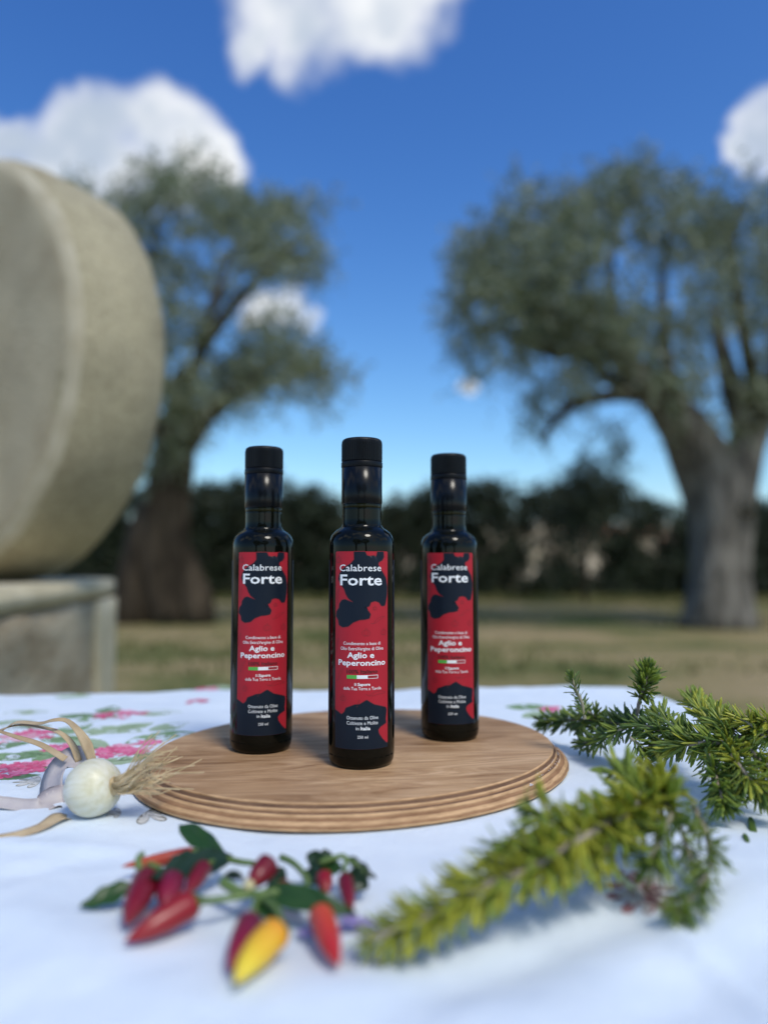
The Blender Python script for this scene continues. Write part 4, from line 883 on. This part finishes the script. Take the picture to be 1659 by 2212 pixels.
# middle sprig
sp = empty('chili_sprig', W(560, 1935)); tag(sp, 'middle chilli sprig bearing the purple-red and the yellow pod', 'chilli sprig', 'chilli sprigs in front of the board')
o = pod(W(585, 1862, .020), W(536, 1918, .014), .0135, 'dark', sp, cal=False); o['label'] = 'upright dark red pod with a cream spot'
d_ = (W(536, 1918, .014) - W(585, 1862, .020)).normalized(); m = MB(); e_ = W(538, 1915, .0142); m.tube([e_ - d_ * .001 + Vector((0, -.002, .001)), e_ + d_ * .0012 + Vector((0, -.003, .001))], [.0034, .002], 10); world_part(m.build('scar', creamm), sp)
o = pod(W(545, 1984, .012), W(494, 2098, .0065), .0130, 'purple', sp); o['label'] = 'purple-red pod behind the yellow one'
o = pod(W(606, 2006, .013), W(508, 2124, .0075), .0152, 'yellow', sp, bend=.0015); o['label'] = 'yellow pod turning orange at its stalk'
cleaf(W(562, 1938, .012), W(608, 1992, .008), .0095, lf1, sp, up=Vector((0, -.8, .6)))
cleaf(W(585, 1892, .010), W(618, 1912, .007), .0125, lf2, sp, up=Vector((.2, -.8, .5)))
cleaf(W(560, 1925, .012), W(772, 1975, .009), .0115, lf1, sp, up=Vector((.05, -.75, .65)), droop=.004)
cleaf(W(505, 1900, .010), W(505, 1880, .016), .010, lf2, sp, up=Vector((.1, -1, .2)))
stalk([W(540, 1925, .012), W(556, 1938, .013), W(549, 1960, .013), W(546, 1984, .012)], .0015, sp)
stalk([W(556, 1935, .013), W(590, 1955, .014), W(606, 1980, .014), W(607, 2006, .013)], .0013, sp)
stalk([W(520, 1925, .011), W(560, 1932, .013), W(610, 1925, .013), W(660, 1915, .013)], .0020, sp)
stalk([W(480, 1906, .013), W(500, 1922, .012), W(528, 1932, .012)], .0018, sp, mat=stemg)
# right sprig
sp = empty('chili_sprig', W(720, 1895)); tag(sp, 'small right chilli sprig with dark crumpled leaves and a hanging dark red pod', 'chilli sprig', 'chilli sprigs in front of the board')
pod(W(744, 1892, .013), W(760, 1972, .006), .0088, 'dark', sp); pod(W(700, 1890, .011), W(706, 1930, .007), .0095, 'red', sp)
cleaf(W(664, 1845, .018), W(706, 1876, .010), .009, lf2, sp, up=Vector((.3, -.8, .5))); cleaf(W(680, 1866, .012), W(742, 1878, .013), .010, lf1, sp, up=Vector((0, -.8, .6))); cleaf(W(745, 1850, .018), W(812, 1898, .010), .0055, lf2, sp, up=Vector((.4, -.6, .6)))
cleaf(W(750, 1886, .013), W(796, 1918, .006), .0125, lf2, sp, up=Vector((.1, -.9, .3))); cleaf(W(660, 1880, .010), W(700, 1905, .009), .010, lf2, sp, up=Vector((0, -.8, .5))); cleaf(W(716, 1840, .016), W(680, 1862, .014), .006, lf2, sp, up=Vector((0, -.7, .7)))
stalk([W(608, 1852, .012), W(630, 1862, .012), W(650, 1880, .012), W(665, 1905, .012), W(650, 1930, .011)], .0017, sp); stalk([W(690, 1865, .014), W(722, 1853, .017), W(745, 1850, .018), W(746, 1870, .015), W(744, 1892, .013)], .0014, sp); stalk([W(745, 1850, .018), W(770, 1868, .016), W(790, 1886, .013)], .0009, sp)
# loose pods
pod(W(424, 1842, .010), W(263, 1872, .007), .0085, 'orange2', None, 'slim dull orange chilli lying behind the leaves at far left'); pod(W(690, 1968, .0105), W(731, 2086, .0065), .0132, 'orange', None, 'bright orange-red chilli lying to the right of the yellow one')
pod(W(604, 1912, .009), W(672, 1958, .006), .0092, 'red', None, 'red chilli half hidden beneath the long leaf')
# purple rosemary petals
petm = leafy('rosemary_petal', (.42, .36, .66), (.55, .48, .76), .5, .3, .1, (.5, .4, .8))
fl = empty('rosemary_petal', W(770, 1998)); tag(fl, 'fallen purple blossom petals beside the orange-red chilli', 'petal')
for a_, b_, w_ in [((640, 2012), (700, 2020), .006), ((735, 2000), (790, 1985), .008), ((760, 2000), (830, 1992), .005), ((745, 1990), (770, 1975), .006)]:
    o = cleaf(W(*a_, .002), W(*b_, .003), w_, petm, fl); o.name = 'petal'

# ================================================================== ROSEMARY
nm = []
for nm_i, (tp_, un_, tc_) in enumerate([((.25, .33, .055), (.38, .44, .18), (.50, .62, .09)), ((.11, .185, .045), (.26, .32, .15), (.28, .42, .08)), ((.44, .46, .06), (.50, .52, .17), (.68, .68, .09))]):
    nm.append(leafy('rosemary_needle_%s' % ['mid', 'dark', 'yellow'][nm_i], tp_, un_, .42, .33, .1, tc_))
rstem = simple('rosemary_wood', (.20, .165, .13), (.42, .36, .29), .9, 120, .0006, 300); rstem_y = simple('rosemary_green_stem', (.25, .23, .15), (.38, .35, .26), .8, 120)
def needle_mesh(bend, wid, tint):
    """unit-length leaf: rolled edges, groove above, blunt tip"""
    n = 6; vs_ = []
    for i in range(n + 1):
        u = i / n; w_ = wid * (min(1, .45 + u * 2.2) if u < .8 else sqrt(max(.05, 1 - ((u - .8) / .21) ** 2))); x_ = u; z_ = bend * (u ** 1.6)
        vs_ += [(x_, -w_, z_ - w_ * .15), (x_, -w_ * .55, z_ + w_ * .28), (x_, 0, z_ + w_ * .12), (x_, w_ * .55, z_ + w_ * .28), (x_, w_, z_ - w_ * .15), (x_, 0, z_ - w_ * .42)]
    fs_ = [(i * 6 + k, i * 6 + (k + 1) % 6, (i + 1) * 6 + (k + 1) % 6, (i + 1) * 6 + k)[::-1] for i in range(n) for k in range(6)]; fs_.append(tuple(n * 6 + k for k in range(5, -1, -1)))
    return np.array(vs_), fs_, tint
TEMPL = [needle_mesh(b_, w_, t_) for b_, w_, t_ in [(-.12, .074, .5), (.14, .080, .4), (-.26, .070, .65), (.02, .086, .3), (.26, .074, .55), (-.05, .066, .8)]]
NMESH = {}
for ti, (v_, f_, t_) in enumerate(TEMPL):
    for mi_ in range(3):
        me = mesh('needle', v_, f_); at = me.attributes.new('tint', 'FLOAT', 'POINT'); at.data.foreach_set('value', [t_] * len(v_)); me.materials.append(nm[mi_]); me.polygons.foreach_set('use_smooth', [True] * len(me.polygons)); NMESH[ti, mi_] = me
def rosemary(label, paths, singles=300, loc=None):
    root = empty('rosemary_sprig', loc or paths[0]['p'][0]); tag(root, label, 'rosemary', 'rosemary sprigs on the right of the cloth')
    rinv = Matrix.Translation(-Vector(root.location)); nd = []
    for P in paths:
        n = 40; pts = bez(P['p'], n); L_ = sum((pts[i + 1] - pts[i]).length for i in range(n - 1)); r0, r1 = P.get('r', (.0016, .0008))
        pts2 = [p + Vector((mn.noise(p * 90) * .0006, 0, mn.noise(p * 90 + Vector((3, 3, 3))) * .0006)) for p in pts]
        m = MB(); m.tube(pts2, [r0 + (r1 - r0) * i / (n - 1) for i in range(n)], 8, lobe=.2); o = m.build('stem', rstem if r0 > .0014 else rstem_y); world_part(o, root)
        cnt = int(L_ / .01 * P.get('dens', 15) * 1.45); ln0 = P.get('len', .0155); mats = P.get('mats', (0, 0, 1, 2)); s0 = P.get('start', .04); end_tuft = P.get('tuft', 14)
        for k in range(cnt + end_tuft):
            u = s0 + (1 - s0) * (k / cnt) ** P.get('pw', 1) + random.gauss(0, .004) if k < cnt else random.uniform(.965, 1.0); nod = max(4, int(L_ / .0030)); u = max(s0, min(1, (round(u * nod) + random.gauss(0, .12)) / nod)); x_ = u * (n - 1); i0 = min(int(x_), n - 2); p = pts[i0].lerp(pts[i0 + 1], x_ - i0); t_ = (pts[i0 + 1] - pts[i0]).normalized()
            a = random.uniform(0, 2 * pi); side = t_.orthogonal().normalized(); side = Matrix.Rotation(a, 3, t_) @ side
            ang = random.uniform(.62, 1.15) if k < cnt else random.uniform(.1, .6); d = (t_ * cos(ang) + side * sin(ang)).normalized()
            if P.get('bare') and side.dot((cam.location - p).normalized()) > .55 and random.random() < .6: continue
            ln = ln0 * (1 - P.get('taper', 0) * u) * random.uniform(.65, 1.2) * (1 - .35 * max(0, u - .85) / .15)
            if p.z + d.z * ln < TAB + .0012: d.z = (TAB + .0012 - p.z) / ln if p.z > TAB + .0013 else .02; d.normalize()
            upv = (side - d * side.dot(d)); upv = upv.normalized() if upv.length > 1e-4 else d.orthogonal().normalized()
            upv = Matrix.Rotation(random.uniform(-.7, .7), 3, d) @ (upv * .5 + Vector((0, 0, .8)) * 1.0); upv = (upv - d * upv.dot(d)).normalized()
            yv = upv.cross(d); M = Matrix((d * ln, yv * ln, upv * ln)).transposed().to_4x4(); M.translation = p + side * r0 * .5
            nd.append((M, random.randrange(len(TEMPL)), random.choice(mats), (p + d * ln * .5 - cam.location).length))
    nd.sort(key=lambda q: abs(q[3] - .58) + random.random() * .1 if False else q[3])
    step = max(1, len(nd) / singles); pick = set(range(min(singles, len(nd))))
    vs_, fs_, ts_, ms_ = [], [], [], []; off_ = 0
    for i, (M, ti, mi_, dd) in enumerate(nd):
        if i in pick:
            o = bpy.data.objects.new('needle', NMESH[ti, mi_]); COL.objects.link(o); o.parent = root; o.matrix_parent_inverse = rinv; o.matrix_basis = M
        else:
            v_, f_, t_ = TEMPL[ti]; A_ = np.array(M)[:3]; V_ = v_ @ A_[:, :3].T + A_[:, 3]; vs_.append(V_); fs_ += [tuple(q + off_ for q in f) for f in f_]; ts_ += [t_] * len(v_); ms_ += [mi_] * len(f_); off_ += len(v_)
    if vs_:
        me = mesh('needles', np.concatenate(vs_).tolist(), fs_); at = me.attributes.new('tint', 'FLOAT', 'POINT'); at.data.foreach_set('value', ts_)
        for q in nm: me.materials.append(q)
        me.polygons.foreach_set('material_index', ms_); o = link('needles', me, None, root); o.matrix_parent_inverse = rinv; tag(o, kind='stuff')
    return root
def c5(x, y): return x / 3.03 + 1111, y / 3.03 + 1408
def c6(x, y): return x / 1.751 + 711.3, y / 1.751 + 1630
F_ = lambda pts: [W(*c6(x, y), h_) for x, y, h_ in pts]
rosemary('long yellow-green rosemary branch in the right foreground pointing to the chillies', [
    dict(p=F_([(1300, 95, .040), (1190, 175, .040), (1080, 240, .038), (960, 310, .036), (860, 370, .033), (760, 430, .030), (620, 480, .026), (500, 540, .022), (370, 610, .017), (250, 660, .013), (130, 715, .009)]), r=(.0024, .0011), dens=26, len=.0235, mats=(0, 2, 2, 2), start=.02, bare=1, taper=.5, pw=1.25, tuft=8),
    dict(p=F_([(960, 310, .036), (900, 260, .042), (820, 230, .045), (770, 215, .045)]), r=(.0013, .0008), dens=12, len=.017, mats=(0, 1, 2)),
    dict(p=F_([(1190, 175, .040), (1140, 110, .046), (1080, 60, .048)]), r=(.0013, .0008), dens=14, len=.017, mats=(0, 0, 2)),
    dict(p=F_([(1250, 130, .040), (1290, 220, .036), (1250, 330, .030), (1200, 400, .024)]), r=(.0014, .0008), dens=9, len=.018, mats=(0, 0, 1)),
    dict(p=F_([(1080, 240, .038), (1060, 330, .030), (1010, 430, .022)]), r=(.0012, .0008), dens=9, len=.018, mats=(0, 2, 2)),
    dict(p=F_([(860, 370, .033), (800, 330, .038), (700, 330, .038), (610, 370, .034)]), r=(.0012, .0008), dens=11, len=.016, mats=(0, 0, 1))])
def G(pts, Yb=None):
    out = []
    for q in pts:
        x, y = c5(q[0], q[1]); out.append(W(x, y, q[2]) if len(q) == 3 else PD(x, y, q[3]))
    return out
rosemary('dark rosemary sprig behind, its tip reaching towards the board with two upright shoots', [
    dict(p=[W(*c5(1300, 560), .040), W(*c5(1100, 530), .040), W(*c5(850, 490), .040), W(*c5(700, 470), .036), W(*c5(560, 455), .032), W(*c5(420, 445), .028), W(*c5(280, 450), .022), W(*c5(170, 462), .018)], r=(.0022, .0009), dens=19, len=.0150, mats=(0, 1, 1, 1), tuft=16),
    dict(p=[PD(*c5(460, 440), .62), PD(*c5(440, 340), .62), PD(*c5(400, 240), .62), PD(*c5(375, 170), .62)], r=(.0014, .0009), dens=12, len=.0105, mats=(0, 1, 1), tuft=22),
    dict(p=[PD(*c5(790, 450), .63), PD(*c5(815, 330), .63), PD(*c5(850, 230), .62), PD(*c5(872, 120), .62)], r=(.0018, .0012), dens=24, len=.0150, mats=(0, 0, 1), start=.42, tuft=60),
    dict(p=[W(*c5(700, 500), .036), W(*c5(620, 550), .028), W(*c5(520, 590), .018), W(*c5(430, 600), .010)], r=(.0013, .0008), dens=17, len=.0135, mats=(0, 1, 1)),
    dict(p=[W(*c5(760, 560), .034), W(*c5(820, 620), .026), W(*c5(860, 700), .018)], r=(.0013, .0008), dens=12, len=.013, mats=(0, 0, 1)),
    dict(p=[W(*c5(560, 455), .032), W(*c5(500, 400), .040), W(*c5(440, 380), .040)], r=(.0012, .0008), dens=14, len=.012, mats=(1, 1, 0))])
rosemary('thick bushy rosemary sprig at the right edge with side shoots curling upwards', [
    dict(p=[W(*c5(1800, 520), .045), W(*c5(1650, 540), .045), W(*c5(1500, 560), .042), W(*c5(1350, 590), .040), W(*c5(1150, 600), .036), W(*c5(1000, 610), .030), W(*c5(880, 610), .026)], r=(.0028, .0011), dens=20, len=.0155, mats=(0, 0, 1, 2)),
    dict(p=[W(*c5(1350, 580), .040), W(*c5(1280, 460), .046), W(*c5(1210, 370), .052), W(*c5(1160, 300), .056)], r=(.0014, .0009), dens=15, len=.0150, mats=(0, 2, 0)),
    dict(p=[W(*c5(1420, 560), .042), W(*c5(1360, 480), .050), W(*c5(1310, 390), .056)], r=(.0014, .0009), dens=16, len=.0150, mats=(0, 2, 0)),
    dict(p=[W(*c5(1600, 540), .045), W(*c5(1560, 490), .052), W(*c5(1500, 450), .056), W(*c5(1440, 420), .058)], r=(.0014, .0009), dens=17, len=.0150, mats=(0, 2, 2)),
    dict(p=[W(*c5(1760, 520), .046), W(*c5(1680, 470), .054), W(*c5(1600, 450), .056)], r=(.0014, .0009), dens=17, len=.0150, mats=(0, 2, 2)),
    dict(p=[W(*c5(1200, 600), .036), W(*c5(1080, 520), .042), W(*c5(980, 440), .046), W(*c5(900, 400), .046)], r=(.0014, .0009), dens=13, len=.0150, mats=(0, 0, 1)),
    dict(p=[W(*c5(1380, 600), .038), W(*c5(1450, 720), .034), W(*c5(1540, 830), .028), W(*c5(1620, 900), .022), W(*c5(1700, 950), .018)], r=(.0018, .0009), dens=22, len=.0150, mats=(0, 1, 2)),
    dict(p=[W(*c5(1500, 600), .040), W(*c5(1600, 700), .034), W(*c5(1680, 780), .030)], r=(.0016, .0009), dens=20, len=.0150, mats=(0, 1, 2)),
    dict(p=[W(*c5(1250, 620), .034), W(*c5(1300, 760), .028), W(*c5(1340, 900), .020), W(*c5(1370, 1010), .012)], r=(.0016, .0009), dens=20, len=.0145, mats=(0, 1, 1)),
    dict(p=[W(*c5(1400, 620), .034), W(*c5(1420, 780), .026), W(*c5(1440, 900), .018)], r=(.0016, .0009), dens=20, len=.0145, mats=(0, 1, 1))])
rosemary('short dark rosemary shoot hanging down from under the long branch at right', [
    dict(p=[W(*c6(1370, 180), .030), W(*c6(1420, 290), .026), W(*c6(1440, 390), .020), W(*c6(1410, 480), .013), W(*c6(1350, 560), .009), W(*c6(1310, 600), .008)], r=(.0015, .0009), dens=12, len=.0115, mats=(0, 0, 1), tuft=14),
    dict(p=[W(*c6(1300, 200), .028), W(*c6(1340, 320), .020), W(*c6(1380, 420), .013)], r=(.0013, .0008), dens=8, len=.0120, mats=(0, 1, 1))])
# fallen needles on the cloth
for i, (a_, b_, lab) in enumerate([((1620, 1765), (1628, 1795), 'curved fallen rosemary needle on the cloth near the right edge'), ((1607, 1800), (1614, 1820), 'small dark fallen rosemary needle below the curved one'), ((1630, 1758), (1645, 1762), 'tiny dark flower scrap on the cloth at the far right')]):
    p0, p1 = W(*a_, .0012), W(*b_, .0012); o = bpy.data.objects.new('fallen_needle', NMESH[2 if i == 0 else 3, 1]); COL.objects.link(o)
    d = p1 - p0; L_ = d.length; d.normalize(); u_ = Vector((0, 0, 1)); y_ = u_.cross(d); M = Matrix((d * L_, y_ * L_ * 1.2, u_ * L_ * .5)).transposed().to_4x4(); M.translation = p0; o.matrix_world = M
    tag(o, lab, 'rosemary needle')
